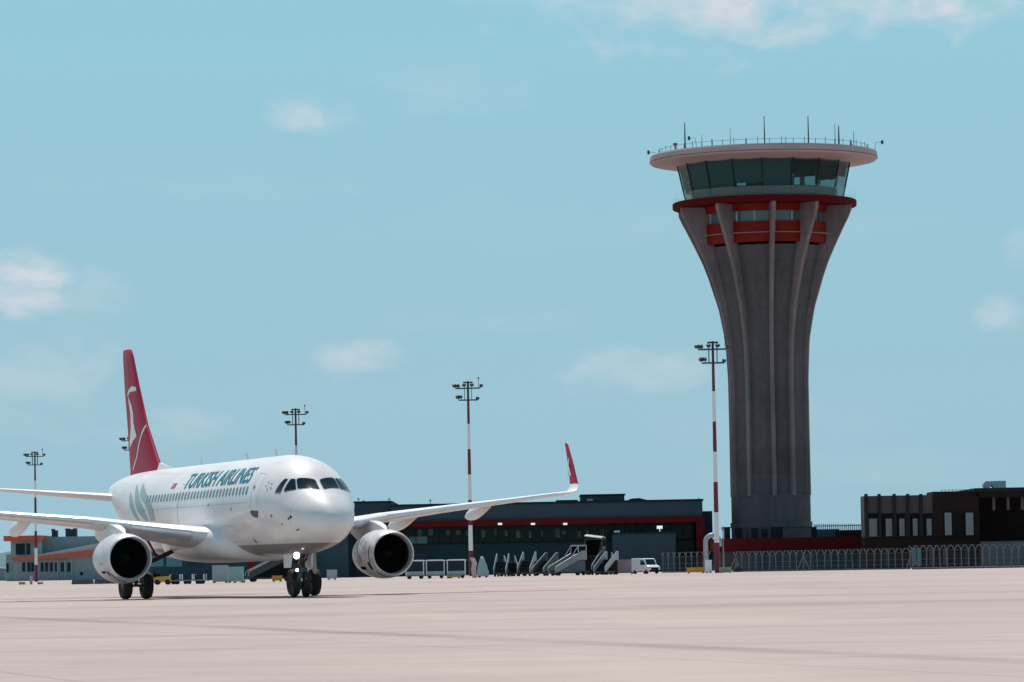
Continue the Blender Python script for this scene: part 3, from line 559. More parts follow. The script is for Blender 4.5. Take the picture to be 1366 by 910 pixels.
tc = N('ShaderNodeTexCoord'); sp = N('ShaderNodeSeparateXYZ'); L(tc.outputs['Object'], sp.inputs[0])
nn = N('ShaderNodeTexNoise'); nn.inputs['Scale'].default_value = .9; nn.inputs['Detail'].default_value = 6; mpp = N('ShaderNodeMapping'); mpp.inputs['Scale'].default_value = (.35, 1, 2.2); L(tc.outputs['Object'], mpp.inputs[0]); L(mpp.outputs[0], nn.inputs[0])
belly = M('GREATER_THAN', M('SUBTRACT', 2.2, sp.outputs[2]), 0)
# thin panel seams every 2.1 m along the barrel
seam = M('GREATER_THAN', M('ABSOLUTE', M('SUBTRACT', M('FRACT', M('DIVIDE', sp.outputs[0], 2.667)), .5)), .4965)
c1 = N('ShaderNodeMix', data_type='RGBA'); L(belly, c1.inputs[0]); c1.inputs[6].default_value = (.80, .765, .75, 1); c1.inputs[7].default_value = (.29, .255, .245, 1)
c2 = N('ShaderNodeMix', data_type='RGBA', blend_type='MULTIPLY'); c2.inputs[0].default_value = 1; L(c1.outputs[2], c2.inputs[6])
rg = N('ShaderNodeMapRange'); rg.inputs[1].default_value = .3; rg.inputs[2].default_value = .7; rg.inputs[3].default_value = .88; rg.inputs[4].default_value = 1.03; L(nn.outputs[0], rg.inputs[0])
L(M('SUBTRACT', rg.outputs[0], M('MULTIPLY', seam, .3)), c2.inputs[7]); L(c2.outputs[2], p_.inputs['Base Color'])
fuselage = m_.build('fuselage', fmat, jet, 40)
# belly fairing
def sup(a, hw, zc, hh, n=40, e=2.4):
    r = []
    for k in range(n):
        t_ = 2*math.pi*k/n; c, s_ = math.cos(t_), math.sin(t_)
        r.append(J(a, hw*math.copysign(abs(s_)**(2/e), s_), zc+hh*math.copysign(abs(c)**(2/e), c)))
    return r
MB().loft([sup(a, w_, zc, hh) for a, w_, zc, hh in ((9.9, .6, 2.0, .2), (10.1, 1.2, 2.1, .5), (10.6, 1.85, 2.25, .72), (11.4, 2.22, 2.38, .86), (12.6, 2.36, 2.42, .9), (17.5, 2.36, 2.4, .9), (19.5, 2.15, 2.35, .8), (21.2, 1.6, 2.2, .5), (22.3, .8, 2.05, .25))]).build('belly_fairing', white, jet, 45)

def decal(name, polys, fn, cut, m, parent, off=.012):
    """flat outlines (u,v) laid onto a curved skin: fn(u,v,off) gives the point on the skin"""
    bm = bmesh.new()
    for pl in polys:
        try: bm.faces.new([bm.verts.new((u, v, 0)) for u, v in pl])
        except ValueError: pass
    bmesh.ops.triangulate(bm, faces=bm.faces[:])
    for ax in (0, 1):
        if not bm.verts: break
        lo = min(v.co[ax] for v in bm.verts); hi = max(v.co[ax] for v in bm.verts); k = math.ceil((lo+1e-5)/cut[ax])
        while k*cut[ax] < hi-1e-5:
            no = [0, 0, 0]; no[ax] = 1; co = [0, 0, 0]; co[ax] = k*cut[ax]
            bmesh.ops.bisect_plane(bm, geom=bm.verts[:]+bm.edges[:]+bm.faces[:], plane_co=co, plane_no=no, dist=1e-6); k += 1
    for v in bm.verts: v.co = fn(v.co.x, v.co.y, off)
    me = bpy.data.meshes.new(name); bm.to_mesh(me); bm.free(); me.materials.append(m)
    for f in me.polygons: f.use_smooth = True
    o = bpy.data.objects.new(name, me); COL.objects.link(o); o.parent = parent; return o
FU = lambda u, v, off: J(*fus(u, v, off))
# cockpit windows (a, angle from the top): two windscreens, two sliding panes, two rear panes, each with a pale surround
def rounded(pl, k=.14):
    out = []; n = len(pl)
    for i, p in enumerate(pl):
        a, b = pl[i-1], pl[(i+1) % n]
        out += [(p[0]+(a[0]-p[0])*k, p[1]+(a[1]-p[1])*k), (p[0]+(a[0]-p[0])*k*.25+(b[0]-p[0])*k*.25, p[1]+(a[1]-p[1])*k*.25+(b[1]-p[1])*k*.25), (p[0]+(b[0]-p[0])*k, p[1]+(b[1]-p[1])*k)]
    return out
def grow(pl, k):
    cx = sum(p[0] for p in pl)/len(pl); cy = sum(p[1] for p in pl)/len(pl); return [(cx+(x-cx)*k, cy+(y-cy)*k) for x, y in pl]
for pl in ([(2.09, .625), (1.60, .062), (2.26, .052), (2.56, .505)], [(2.52, .99), (2.12, .665), (2.56, .535), (2.71, .63)], [(3.02, 1.165), (2.66, 1.075), (2.80, .69), (2.97, .75)]):
    for sg in (1, -1):
        q = [(u, v*sg) for u, v in rounded(pl)]
        o = decal('cockpit_window', [q], FU, (.15, .08), glass_dark, jet, .016); decal('window_seal', [grow(q, 1.09)], FU, (.15, .08), decal_line, o, .008)
# cabin windows
for k in range(33):
    a = 6.2+k*.533
    if 16.2 < a < 16.4: pass
    zc = (fzt(a)+fzb(a))/2; hh = (fzt(a)-fzb(a))/2
    th = lambda z: math.acos((z-zc)/hh)
    t0_, t1_ = th(4.60), th(4.25); q = [(a+.125*math.copysign(abs(math.cos(w))**.6, math.cos(w)), (t0_+t1_)/2+(t1_-t0_)/2*math.copysign(abs(math.sin(w))**.6, math.sin(w))) for w in [2*math.pi*i/16 for i in range(16)]]
    decal('cabin_window', [q], FU, (.3, .05), win_glass, jet, .012)
# lettering
def text_polys(s, height, width, off=.0):
    cu = bpy.data.curves.new('lettering_curve', 'FONT'); cu.body = s; cu.size = 1; cu.offset = off; cu.resolution_u = 4
    o = bpy.data.objects.new('lettering_curve', cu); COL.objects.link(o); bpy.context.view_layer.update()
    me = bpy.data.meshes.new_from_object(o.evaluated_get(bpy.context.evaluated_depsgraph_get()))
    x0, x1 = min(v.co.x for v in me.vertices), max(v.co.x for v in me.vertices); y0, y1 = min(v.co.y for v in me.vertices), max(v.co.y for v in me.vertices)
    out = [[((me.vertices[i].co.x-x0)/(x1-x0)*width, (me.vertices[i].co.y-y0)/(y1-y0)*height) for i in p.vertices] for p in me.polygons]
    bpy.data.objects.remove(o); bpy.data.curves.remove(cu); bpy.data.meshes.remove(me); return out
tp = text_polys('TURKISH AIRLINES', 1.0, 11.05, .022)
decal('lettering', tp, lambda u, v, off: J(*fus(17.38-u, 1.10-.415*v, off)), (.5, .12), decal_teal, jet, .012)
# tail strokes, flag, star, seams, hatches
for pl in ([(27.13, 1.082), (26.81, 1.248), (26.29, 1.449), (25.34, 1.623), (24.71, 1.728), (24.29, 1.728), (25.03, 1.571), (25.71, 1.361), (26.34, 1.196)],
           [(26.92, .846), (26.18, 1.056), (25.5, 1.309), (24.61, 1.527), (23.3, 1.737), (22.72, 1.737), (23.4, 1.51), (24.4, 1.318), (25.5, 1.056)],
           [(25.66, .82), (25.29, 1.004), (24.77, 1.187), (23.56, 1.344), (22.83, 1.492), (22.36, 1.745), (21.52, 1.745), (21.67, 1.553), (22.36, 1.361), (23.61, 1.152), (24.66, .977)]):
    decal('tail_stroke', [pl], FU, (.5, .1), decal_grey, jet, .01)
fl = decal('flag', [[(19.55, .93), (18.85, .93), (18.85, 1.06), (19.55, 1.06)]], FU, (.3, .05), decal_red, jet, .012)
decal('flag_crescent', [[(19.3+.1*math.cos(w), .995+.04*math.sin(w)) for w in [R(40+i*28) for i in range(11)]]+[(19.27+.075*math.cos(w), .995+.03*math.sin(w)) for w in [R(310-i*26) for i in range(11)]]], FU, (.3, .05), white, fl, .018)
st = []
for k in range(5):
    a = R(90+72*k); c, s_ = math.cos(a), math.sin(a); f_ = lambda r, w: (3.75+r*math.cos(a+w)*.34, 1.09+r*math.sin(a+w)*.11); st.append([f_(1, -.28), f_(1, .28), f_(.5, .12), f_(.5, -.12)])
decal('star_emblem', st, FU, (.3, .05), decal_line, jet, .012)
def outline(u0, u1, v0, v1, w=.02, wv=.01):
    return [[(u0, v0), (u1, v0), (u1, v0+wv), (u0, v0+wv)], [(u0, v1-wv), (u1, v1-wv), (u1, v1), (u0, v1)], [(u0, v0+wv), (u0+w, v0+wv), (u0+w, v1-wv), (u0, v1-wv)], [(u1-w, v0+wv), (u1, v0+wv), (u1, v1-wv), (u1-w, v1-wv)]]
for u0, u1, v0, v1 in ((4.55, 5.4, .86, 1.78), (16.15, 16.7, .98, 1.5), (17.05, 17.6, .98, 1.5), (29.2, 29.95, .86, 1.62), (8.6, 10.4, 1.95, 2.35)):
    decal('door_outline', outline(u0, u1, v0, v1), FU, (.3, .08), decal_line, jet, .008)
decal('panel_line', [[(17.42, 1.15), (17.36, 1.15), (17.40, 1.86), (17.46, 1.86)]], FU, (.3, .08), decal_line, jet, .007)
decal('paint_seam', [[(6, 1.50), (24, 1.50), (24, 1.508), (6, 1.508)]], FU, (.6, .1), decal_line, jet, .006)
decal('service_hatch', [[(4.42, 1.67), (5.4, 1.66), (5.45, 1.72), (5.1, 1.80), (4.6, 1.81)]], FU, (.3, .05), dark_metal, jet, .012)
for u, v, d in ((5.25, 1.19, .1), (1.62, 1.53, .12), (1.75, 1.60, .10), (6.68, 2.34, .14), (3.1, 1.72, .08), (2.3, 1.85, .07), (8.4, 1.62, .09), (12.1, 1.5, .07)):
    decal('skin_sensor', [[(u+d*.6*math.cos(w), v+d*.45*math.sin(w)) for w in [2*math.pi*i/10 for i in range(10)]]], FU, (.3, .05), dark_metal, jet, .014)
for a, hgt in ((8.2, .32), (12.8, .30), (20.5, .28)):
    m_ = MB(); z = fzt(a); m_.hexa([J(a, -.03, z-.03), J(a, .03, z-.03), J(a+.45, .03, z-.03), J(a+.45, -.03, z-.03)], [J(a+.2, -.012, z+hgt), J(a+.2, .012, z+hgt), J(a+.45, .012, z+hgt), J(a+.45, -.012, z+hgt)]); m_.build('antenna', white, jet, 0)
m_ = MB(); m_.tube([J(1.2, 1.12, 2.75), J(1.1, 1.24, 2.72), J(.85, 1.25, 2.72)], .03, 8); m_.build('pitot_probe', dark_metal, jet)

# wings --------------------------------------------------------------
def foil(n=18, camber=.015):
    up_, lo_ = [], []
    for i in range(n+1):
        x = .5*(1-math.cos(math.pi*i/n)); y = 5*(.2969*math.sqrt(x)-.126*x-.3516*x*x+.2843*x**3-.1036*x**4); c = camber*4*x*(1-x)
        up_.append((x, c+y)); lo_.append((x, c-y))
    return up_[::-1]+lo_[1:-1]            # trailing edge -> upper -> leading edge -> lower
AF = foil()
def section(a_le, s, z, chord, tc, sg, n=(0, 0, 1), inc=0):
    n = Vector(n); r = []
    for x, y in AF: r.append(J(a_le+x*chord, sg*(s+n.y*y*tc*chord), z+n.z*y*tc*chord-(x-.3)*chord*math.sin(inc)))
    return r
#      s     LE a   z     chord  t/c
WS = [(1.2, 11.15, 2.50, 7.3, .13), (2.5, 11.75, 2.63, 6.5, .135), (4.4, 12.85, 2.96, 5.25, .125), (6.4, 13.95, 3.30, 4.05, .118), (10, 15.85, 3.70, 3.05, .11), (13.5, 17.65, 4.05, 2.25, .108), (16.6, 19.25, 4.38, 1.62, .105)]
def wing_at(s):
    for q, w in zip(WS, WS[1:]):
        if q[0] <= s <= w[0]: k = (s-q[0])/(w[0]-q[0]); return [q[i]+(w[i]-q[i])*k for i in range(5)]
    return list(WS[-1])
for sg in (1, -1):
    wing = MB().loft([section(a, s, z, c, tc_, sg, inc=R(2)) for s, a, z, c, tc_ in WS], True).build('wing', wing_grey, jet, 50)
    # sharklet: white blend, red blade
    bl_ = [(16.6, 19.25, 4.38, 1.62, .105, 0), (17.1, 19.58, 4.43, 1.45, .10, 8), (17.40, 19.85, 4.50, 1.3, .095, 30), (17.57, 20.05, 4.65, 1.2, .09, 60), (17.63, 20.2, 4.84, 1.1, .09, 80)]
    def sec2(s, a, z, c, tc_, ang): return section(a, s, z, c, tc_, sg, (0, -math.sin(R(ang)), math.cos(R(ang))))
    MB().loft([sec2(*q) for q in bl_]).build('winglet_blend', white, wing, 50)
    wl_ = MB().loft([sec2(*q) for q in ((17.63, 20.2, 4.845, 1.1, .09, 80), (17.68, 20.85, 5.7, .78, .09, 86), (17.71, 21.65, 6.68, .44, .09, 87), (17.71, 21.9, 6.76, .26, .08, 87))]).build('winglet', tail_red, wing, 50)
    if sg == -1:      # white emblem on the port winglet's inner face
        m_ = MB(); s0 = 17.56
        for pl in ([(20.95, 5.25), (21.25, 5.2), (21.5, 5.6), (21.45, 5.95), (21.3, 6.1), (21.35, 5.7)], [(21.1, 5.2), (21.55, 5.25), (21.35, 5.4)]):
            m_.poly([J(a, -(s0+(z-4.85)*.05), z) for a, z in pl])
        m_.build('winglet_emblem', white, wl_, 0)
    # bright leading-edge slats
    for s0, s1 in ((2.75, 5.0), (6.6, 9.6), (9.7, 12.6), (12.7, 16.2)):
        rings = []
        for k in range(5):
            s, a, z, c, tc_ = wing_at(s0+(s1-s0)*k/4); r = []
            for x, y in AF:
                if x < .13:
                    n = math.hypot(1-x*7, 1)+.001; r.append(J(a+x*c-.014*(1-x*7), sg*s, z+y*tc_*c*1.0+math.copysign(.014, y)-(x-.3)*c*math.sin(R(2))))
            rings.append(r)
        m_ = MB(); m_.loft(rings, False, False); m_.build('slat', bare, wing, 50)
    # flap track fairings
    for s, ln, rr_ in ((5.0, 4.0, .27), (8.7, 4.3, .30), (12.7, 3.6, .27)):
        _, a, z, c, tc_ = wing_at(s); rings = []
        for k in range(11):
            u = k/10; r_ = rr_*max(.04, (math.sin(math.pi*min(1, u**1.35*.94+.03)))**.7); aa = a+c*.40+ln*u; zz = z-.16-.40*u
            rings.append([J(aa, sg*(s+r_*.62*math.cos(w)), zz+r_*1.15*math.sin(w)) for w in [2*math.pi*i/14 for i in range(14)]])
        MB().loft(rings).build('flap_track_fairing', wing_grey, wing, 50)
    # engine ---------------------------------------------------------
    es, ez, ea = 5.75, 1.75, 10.6
    def circ(a, r, zoff=0, n=48): return [J(a, sg*es+r*math.cos(w), ez+zoff+r*math.sin(w)) for w in [2*math.pi*i/n for i in range(n)]]
    nac = MB().loft([circ(ea+a, r) for a, r in ((.2, .965), (.35, .995), (.7, 1.035), (1.2, 1.06), (1.8, 1.055), (2.4, 1.0), (2.95, .915), (3.3, .85), (3.3, .80), (2.6, .78))], False).build('engine_nacelle', nac_paint, jet, 40)
    MB().loft([circ(ea+a, r) for a, r in ((.45, .83), (.22, .835), (.08, .85), (.02, .87), (0, .89), (.02, .915), (.08, .94), (.2, .967))], False).build('inlet_lip', bare, nac, 60)
    MB().loft([circ(ea+a, r) for a, r in ((.45, .829), (.8, .86), (1.2, .87))], False).build('inlet_duct', mat('inlet_duct_grey', (.008, .008, .008), .8), nac, 60)
    m_ = MB(); m_.poly(circ(ea+1.18, .868)); m_.build('fan_backing', black, nac, 0)
    m_ = MB()
    for k in range(36):
        w = 2*math.pi*k/36; q = lambda r, d, a: J(a, sg*es+r*math.cos(w+d), ez+r*math.sin(w+d)); m_.poly([q(.22, 0, ea+.92), q(.84, -.05, ea+.9), q(.84, .11, ea+1.1), q(.22, .2, ea+1.08)])
    m_.build('fan', black, nac, 0)
    MB().loft([circ(ea+a, r, 0, 24) for a, r in ((.55, .01), (.62, .08), (.75, .16), (.95, .24))], True).build('spinner', black, nac, 50)
    MB().loft([circ(ea+a, r) for a, r in ((2.7, .66), (3.4, .60), (4.0, .50), (4.45, .41), (4.45, .37), (3.9, .40))], False).build('core_nozzle', gear_metal, nac, 40)
    MB().loft([circ(ea+a, r, 0, 24) for a, r in ((3.9, .30), (4.6, .2), (5.1, .05))]).build('exhaust_cone', dark_metal, nac, 50)
    def ncl(u, v, off):            # point on the nacelle skin
        tab = ((.2, .965), (.35, .995), (.7, 1.035), (1.2, 1.06), (1.8, 1.055), (2.4, 1.0), (2.95, .915), (3.3, .85))
        for (a0, r0_), (a1, r1_) in zip(tab, tab[1:]):
            if a0 <= u <= a1: break
        r = r0_+(r1_-r0_)*min(1, max(0, (u-a0)/(a1-a0)))+off; return J(ea+u, sg*es+r*math.sin(v), ez+r*math.cos(v))
    for u0, u1, v0, v1, mm in ((.40, .66, 1.92, 2.28, dark_metal), (.33, .40, 1.2, 1.92, dark_metal), (1.15, 1.95, 2.1, 2.24, black), (.9, 1.2, 1.0, 1.3, decal_line), (1.55, 1.8, .85, 1.15, decal_line), (1.35, 1.75, 1.6, 1.95, decal_line), (.30, .40, 2.4, 3.3, dark_metal)) if sg == -1 else ((.45, .66, 2.12, 2.34, dark_metal), (.85, 1.45, 2.1, 2.2, black), (1.0, 1.1, 1.75, 1.82, dark_metal), (.30, .38, 2.3, 3.0, dark_metal)):
        decal('nacelle_vent', [[(u0, v0), (u1, v0), (u1, v1), (u0, v1)]], ncl, (.2, .15), mm, nac, .012)
    for u in (.66, 1.95): decal('cowl_seam', [[(u, .25), (u+.02, .25), (u+.02, 6.03), (u, 6.03)]], ncl, (.3, .15), decal_line, nac, .006)
    m_ = MB(); rings = []          # pylon
    for a, zb_, zt__, w_ in ((ea+.95, 2.72, 2.80, .05), (ea+1.5, 2.6, 2.98, .16), (ea+2.3, 2.5, 3.14, .2), (ea+3.2, 2.35, 3.22, .2), (ea+4.4, 2.3, 3.1, .18), (ea+6.0, 2.7, 3.05, .1)):
        rings.append([J(a, sg*es-w_, zb_), J(a, sg*es+w_, zb_), J(a, sg*es+w_*.9, zt__), J(a, sg*es-w_*.9, zt__)])
    m_.loft(rings).build('pylon', white, jet, 40)
    # main gear ------------------------------------------------------
    st_ = MB(); st_.tube([J(17.71, sg*3.8, .585), J(17.6, sg*3.79, 1.5)], .085, 12); st_.tube([J(17.6, sg*3.79, 1.4), J(17.35, sg*3.72, 2.75)], .14, 12); st_.tube([J(17.71, sg*3.25, .585), J(17.71, sg*4.35, .585)], .07, 10)
    st_.bar(J(17.65, sg*3.8, .8), J(17.95, sg*3.8, 1.1), .09, .06); st_.bar(J(17.95, sg*3.8, 1.1), J(17.62, sg*3.8, 1.45), .09, .06)
    gear = st_.build('main_gear_strut', gear_metal, jet)
    m_ = MB(); m_.tube([J(17.6, sg*3.72, 1.35), J(17.35, sg*2.0, 2.15)], .10, 8); m_.tube([J(17.3, sg*2.9, 1.75), J(17.3, sg*3.4, 2.6)], .05, 8); m_.build('side_stay', dark_metal, gear)
    m_ = MB(); m_.hexa([J(16.9, sg*4.12, .95), J(18.2, sg*4.12, .95), J(18.2, sg*4.16, .95), J(16.9, sg*4.16, .95)], [J(16.7, sg*4.02, 2.75), J(18.3, sg*4.02, 2.75), J(18.3, sg*4.06, 2.75), J(16.7, sg*4.06, 2.75)]); m_.build('gear_door', white, gear, 0)
    for off in (-.465, .465):
        def whl(a, s, r, w_, par):
            prof = [(r*.55, -w_*.42), (r*.8, -w_*.5), (r*.94, -w_*.42), (r, -w_*.22), (r, w_*.22), (r*.94, w_*.42), (r*.8, w_*.5), (r*.55, w_*.42)]
            x, y, z = J(a, s, r); ty = MB().lathe(prof, (x, y, z), 36, 'y').build('tyre', rubber, par, 50)
            MB().lathe([(0, -w_*.30), (r*.2, -w_*.34), (r*.3, -w_*.2), (r*.5, -w_*.22), (r*.56, -w_*.4), (r*.56, w_*.4), (r*.5, w_*.22), (r*.3, w_*.2), (r*.2, w_*.34), (0, w_*.30)], (x, y, z), 24, 'y').build('rim', gear_metal, par, 40)
        whl(17.71, sg*3.8+off, .585, .43, gear)
# nose gear
st_ = MB(); st_.tube([J(5.07, 0, .38), J(5.03, 0, 1.1)], .065, 12); st_.tube([J(5.03, 0, 1.0), J(4.95, 0, 2.0)], .10, 12); st_.tube([J(5.07, -.34, .38), J(5.07, .34, .38)], .05, 10)
st_.bar(J(5.05, 0, .55), J(5.35, 0, .8), .09, .05); st_.bar(J(5.35, 0, .8), J(5.05, 0, 1.1), .09, .05); st_.box(9.9, 10.1, -.22, .22, 1.05, 1.2); st_.box(9.95, 10.1, -.3, .3, 1.5, 1.62)
ng = st_.build('nose_gear_strut', gear_metal, jet)
m_ = MB(); m_.tube([J(4.98, .12, 1.3), J(3.95, .12, 2.0)], .05, 8); m_.tube([J(4.98, -.12, 1.3), J(3.95, -.12, 2.0)], .05, 8); m_.build('drag_brace', dark_metal, ng)
for s in (-.25, .25): whl(5.07, s, .38, .22, ng)
for s in (-.46, .46):
    m_ = MB(); m_.hexa([J(4.75, s-.015, 1.22), J(5.75, s-.015, 1.22), J(5.75, s+.015, 1.22), J(4.75, s+.015, 1.22)], [J(4.6, s*.92-.015, 1.86), J(5.95, s*.92-.015, 1.86), J(5.95, s*.92+.015, 1.86), J(4.6, s*.92+.015, 1.86)]); m_.build('gear_door', white, ng, 0)
for s, z, r in ((.19, 1.70, .13), (.17, 1.12, .065), (-.19, 1.70, .09)):
    hs = MB().lathe([(0, -.16), (r*.7, -.14), (r, 0), (r*.92, .02)], J(4.88, s, z), 20, 'x').build('lamp_housing', dark_metal, ng, 50)
    if s > 0: MB().lathe([(0, .06), (r*.55, .045), (r*.93, .015)], J(4.88, s, z), 20, 'x').build('lamp', lamp_glow, hs, 60)

# tail ---------------------------------------------------------------
FS = [(5.55, 27.7, 6.5, .085), (5.95, 28.15, 5.95, .09), (8.0, 30.6, 3.92, .095), (9.9, 32.15, 2.88, .095), (11.4, 33.22, 2.06, .095), (11.72, 33.5, 1.75, .085), (11.78, 33.8, 1.35, .06)]
m_ = MB(); m_.loft([[J(a+x*c, y*tc_*c, z) for x, y in foil(18, 0)] for z, a, c, tc_ in FS]); fin = m_.build('tail_fin', tail_red, jet, 50)
m_ = MB(); m_.loft([[J(a, w_, 5.78+.0), J(a, -w_, 5.78), J(a, -w_*.25, z), J(a, w_*.25, z)] for a, w_, z in ((25.6, .03, 5.9), (26.8, .1, 6.0), (28.2, .2, 6.2))]); m_.build('dorsal_fillet', white, jet, 40)
def fin_s(a, z):
    for (z0, a0, c0, t0_), (z1, a1, c1, t1_) in zip(FS, FS[1:]):
        if z0 <= z <= z1: break
    k = min(1, max(0, (z-z0)/(z1-z0))); al, c, tc_ = a0+(a1-a0)*k, c0+(c1-c0)*k, t0_+(t1_-t0_)*k; x = min(.999, max(0.0, (a-al)/c))
    return 5*(.2969*math.sqrt(x)-.126*x-.3516*x*x+.2843*x**3-.1036*x**4)*tc_*c
FN = lambda u, v, off: J(u, fin_s(u, v)+off, v)
decal('tail_emblem', [[(32.24, 9.72), (32.33, 9.9), (33.05, 9.97), (33.72, 9.84), (34.13, 9.65), (34.01, 9.48), (33.56, 9.7), (32.97, 9.71)],
    [(33.94, 9.52), (33.74, 9.45), (33.32, 9.22), (32.91, 8.93), (32.67, 8.61), (32.66, 8.25), (32.84, 7.95), (33.05, 7.68), (31.88, 7.56), (32.8, 7.38), (33.88, 7.07), (33.89, 7.4), (33.61, 7.7), (33.42, 8.09), (33.4, 8.48), (33.54, 8.88), (33.82, 9.24)],
    [(30.66, 8.08), (31.15, 7.54), (32.0, 6.64), (33.25, 5.99), (33.02, 5.98), (31.82, 6.58), (30.98, 7.48), (30.58, 7.92)]], FN, (.25, .25), white, fin, .014)
decal('rudder_line', [[(33.98, 11.6), (34.03, 11.6), (32.3, 6.1), (32.22, 6.1)]], FN, (.25, .25), mat('dark_red_line', (.2, .01, .02), .5), fin, .006)
for sg in (1, -1):
    MB().loft([section(a, s, z, c, .095, sg) for s, a, z, c in ((.4, 31.9, 4.66, 4.3), (1.2, 32.4, 4.73, 3.85), (3.5, 33.9, 4.96, 2.8), (6.0, 35.5, 5.20, 1.6), (6.2, 35.85, 5.22, 1.1))]).build('tailplane', wing_grey, jet, 50)

# ------------------------------------------------------------------ floodlight masts
def make_mast(loc, H, label):
    t = thing('floodlight_mast', label, 'light mast', loc, 0, 'red and white floodlight masts')
    nb = 7; hb = (H-1.3)/nb; r0_, r1_ = .30, .15
    for k in range(nb):
        m_ = MB(); m_.tube([(0, 0, k*hb), (0, 0, (k+1)*hb)], [r0_+(r1_-r0_)*k/nb, r0_+(r1_-r0_)*(k+1)/nb], 14); m_.build('red_band' if k % 2 == 0 else 'white_band', mast_red if k % 2 == 0 else mast_white, t)
    m_ = MB(); m_.tube([(0, 0, H-1.3), (0, 0, H+.9)], .14, 10)
    for z, w_ in ((H, 1.5), (H-1.5, 1.15)):          # two lamp frames
        for a, b in (((-w_, -.6), (w_, -.6)), ((w_, -.6), (w_, .6)), ((w_, .6), (-w_, .6)), ((-w_, .6), (-w_, -.6)), ((-w_, 0), (w_, 0))): m_.bar((*a, z), (*b, z), .12)
    for x, y in ((-.45, -.4), (.45, -.4), (.45, .4), (-.45, .4)): m_.bar((x, y, H-1.5), (x, y, H+.7), .07)
    m_.bar((-.6, -.45, H+.75), (.6, -.45, H+.75), .14); m_.bar((-.6, .45, H+.75), (.6, .45, H+.75), .14); m_.bar((1.5, 0, H), (1.75, 0, H+.35), .12)
    m_.build('lamp_frame', mast_grey, t, 0)
    m_ = MB(); m_.tube([(1.35, 0, H), (1.35, 0, H+1.15), (1.35, 0, H+1.2), (1.35, 0, H+1.4)], [.035, .035, .1, .1], 6); m_.build('lightning_rod', mast_grey, t)
    for x, y, z in ((-1.75, -.5, H+.35), (-1.35, -.5, H+.35), (-1.75, .4, H+.35), (-1.3, .4, H+.35), (-.5, -.65, H+.4), (.5, -.65, H+.4), (1.7, -.3, H+.3), (-1.35, -.5, H-1.1), (-.95, -.5, H-1.1), (-1.3, .4, H-1.1), (1.2, -.3, H-1.3)):
        m_ = MB(); u = Vector((-.25, -.35 if y < 0 else .35, -.25)).normalized() if x < 1 else Vector((.4, -.3, -.1)).normalized(); c = Vector((x, y, z)); m_.bar(c-u*.12, c+u*.12, .42, .34); m_.bar(c, (x*.9, y, z-.35), .06); m_.build('floodlight', mast_grey, t, 0)
    return t
def put(px, py_ref, Y): return at(px, py_ref, Y).x
for px, pyb, pyt, Y, lb in ((954, 764, 466, 458, 'tallest red and white floodlight mast, standing in front of the control tower'), (626.5, 769, 518, 530, 'red and white floodlight mast rising behind the outer right wing of the jet'),
                            (396, 770, 553, 610, 'floodlight mast whose head rises just above the jet cabin roof'), (177, 776, 588, 672, 'floodlight mast almost hidden behind the red tail fin of the jet'),
                            (47.5, 777, 609, 740, 'smallest red and white floodlight mast, near the far orange roofed building')):
    H = at(px, pyt, Y).z; make_mast((put(px, (pyb+pyt)/2, Y), Y, 0), H, lb)

# ------------------------------------------------------------------ fences
wire = mat('fence_wire', (.16, .17, .18), .6, .3)
mesh_m = bpy.data.materials.new('fence_mesh'); mesh_m.use_nodes = True; t = mesh_m.node_tree; t.nodes.clear(); nt = t
d_ = N('ShaderNodeBsdfDiffuse'); d_.inputs[0].default_value = (.2, .21, .22, 1); tr_ = N('ShaderNodeBsdfTransparent'); mx_ = N('ShaderNodeMixShader'); mx_.inputs[0].default_value = .09; oo = N('ShaderNodeOutputMaterial'); L(tr_.outputs[0], mx_.inputs[1]); L(d_.outputs[0], mx_.inputs[2]); L(mx_.outputs[0], oo.inputs[0])
def fence(pa, Ya, pb_, Yb, H, n, label, braces=()):
    A, B = Vector((at(pa, 750, Ya).x, Ya, 0)), Vector((at(pb_, 750, Yb).x, Yb, 0)); t = thing('perimeter_fence', label, 'fence', A, 0, 'perimeter fences along the apron edge'); d = (B-A); ln = d.length; u = d.normalized()
    st_ = ln/(n-1); P0 = None
    for k in range(n):
        p = u*st_*k; j = random.uniform(-.09, .09); st_j = random.uniform(-.1, .1); m_ = MB(); m_.bar(p, p+Vector((j, 0, H-.42)), .11); m_.bar(p+Vector((j, 0, H-.46)), p+u*.36+Vector((0, 0, H+.02)), .085); m_.bar(p+Vector((j, 0, H-.46)), p-u*.36+Vector((0, 0, H+.02)), .085); m_.build('post', fence_steel, t, 0)
    m_ = MB()
    for z in (.55, 1.1, H-.5): m_.bar(Vector((0, 0, z)), d+Vector((0, 0, z)), .025)
    for s_x in (-.3, .3): m_.bar(Vector((0, s_x, H)), d+Vector((0, s_x, H)), .02)
    m_.build('wire_strand', wire, t, 0)
    m_ = MB(); m_.poly([(0, .06, .2), (d.x, d.y+.06, .2), (d.x, d.y+.06, H-.45), (0, .06, H-.45)]); m_.build('wire_mesh', mesh_m, t, 0)
    m_ = MB(); m_.bar(Vector((0, .1, .09)), d+Vector((0, .1, .09)), .3, .18); m_.build('concrete_kerb', conc_dark, t, 0)
    for k in braces:
        p = u*st_*k; m_ = MB(); m_.bar(p-u*st_*.9+Vector((0, 0, .1)), p+Vector((0, 0, H-.6)), .09); m_.bar(p+u*st_*.9+Vector((0, 0, .1)), p+Vector((0, 0, H-.6)), .09); m_.build('brace', fence_steel, t, 0)
    return t
fence(884, 520, 946, 505, 2.45, 9, 'short run of angled top fence posts left of the tallest mast')
fence(981, 490, 1214, 470, 2.35, 26, 'long fence with forked post tops in front of the tower base', (0, 10))
fence(1217, 452, 1378, 446, 2.55, 18, 'nearer and taller fence with forked post tops below the dark building at right', (0,))

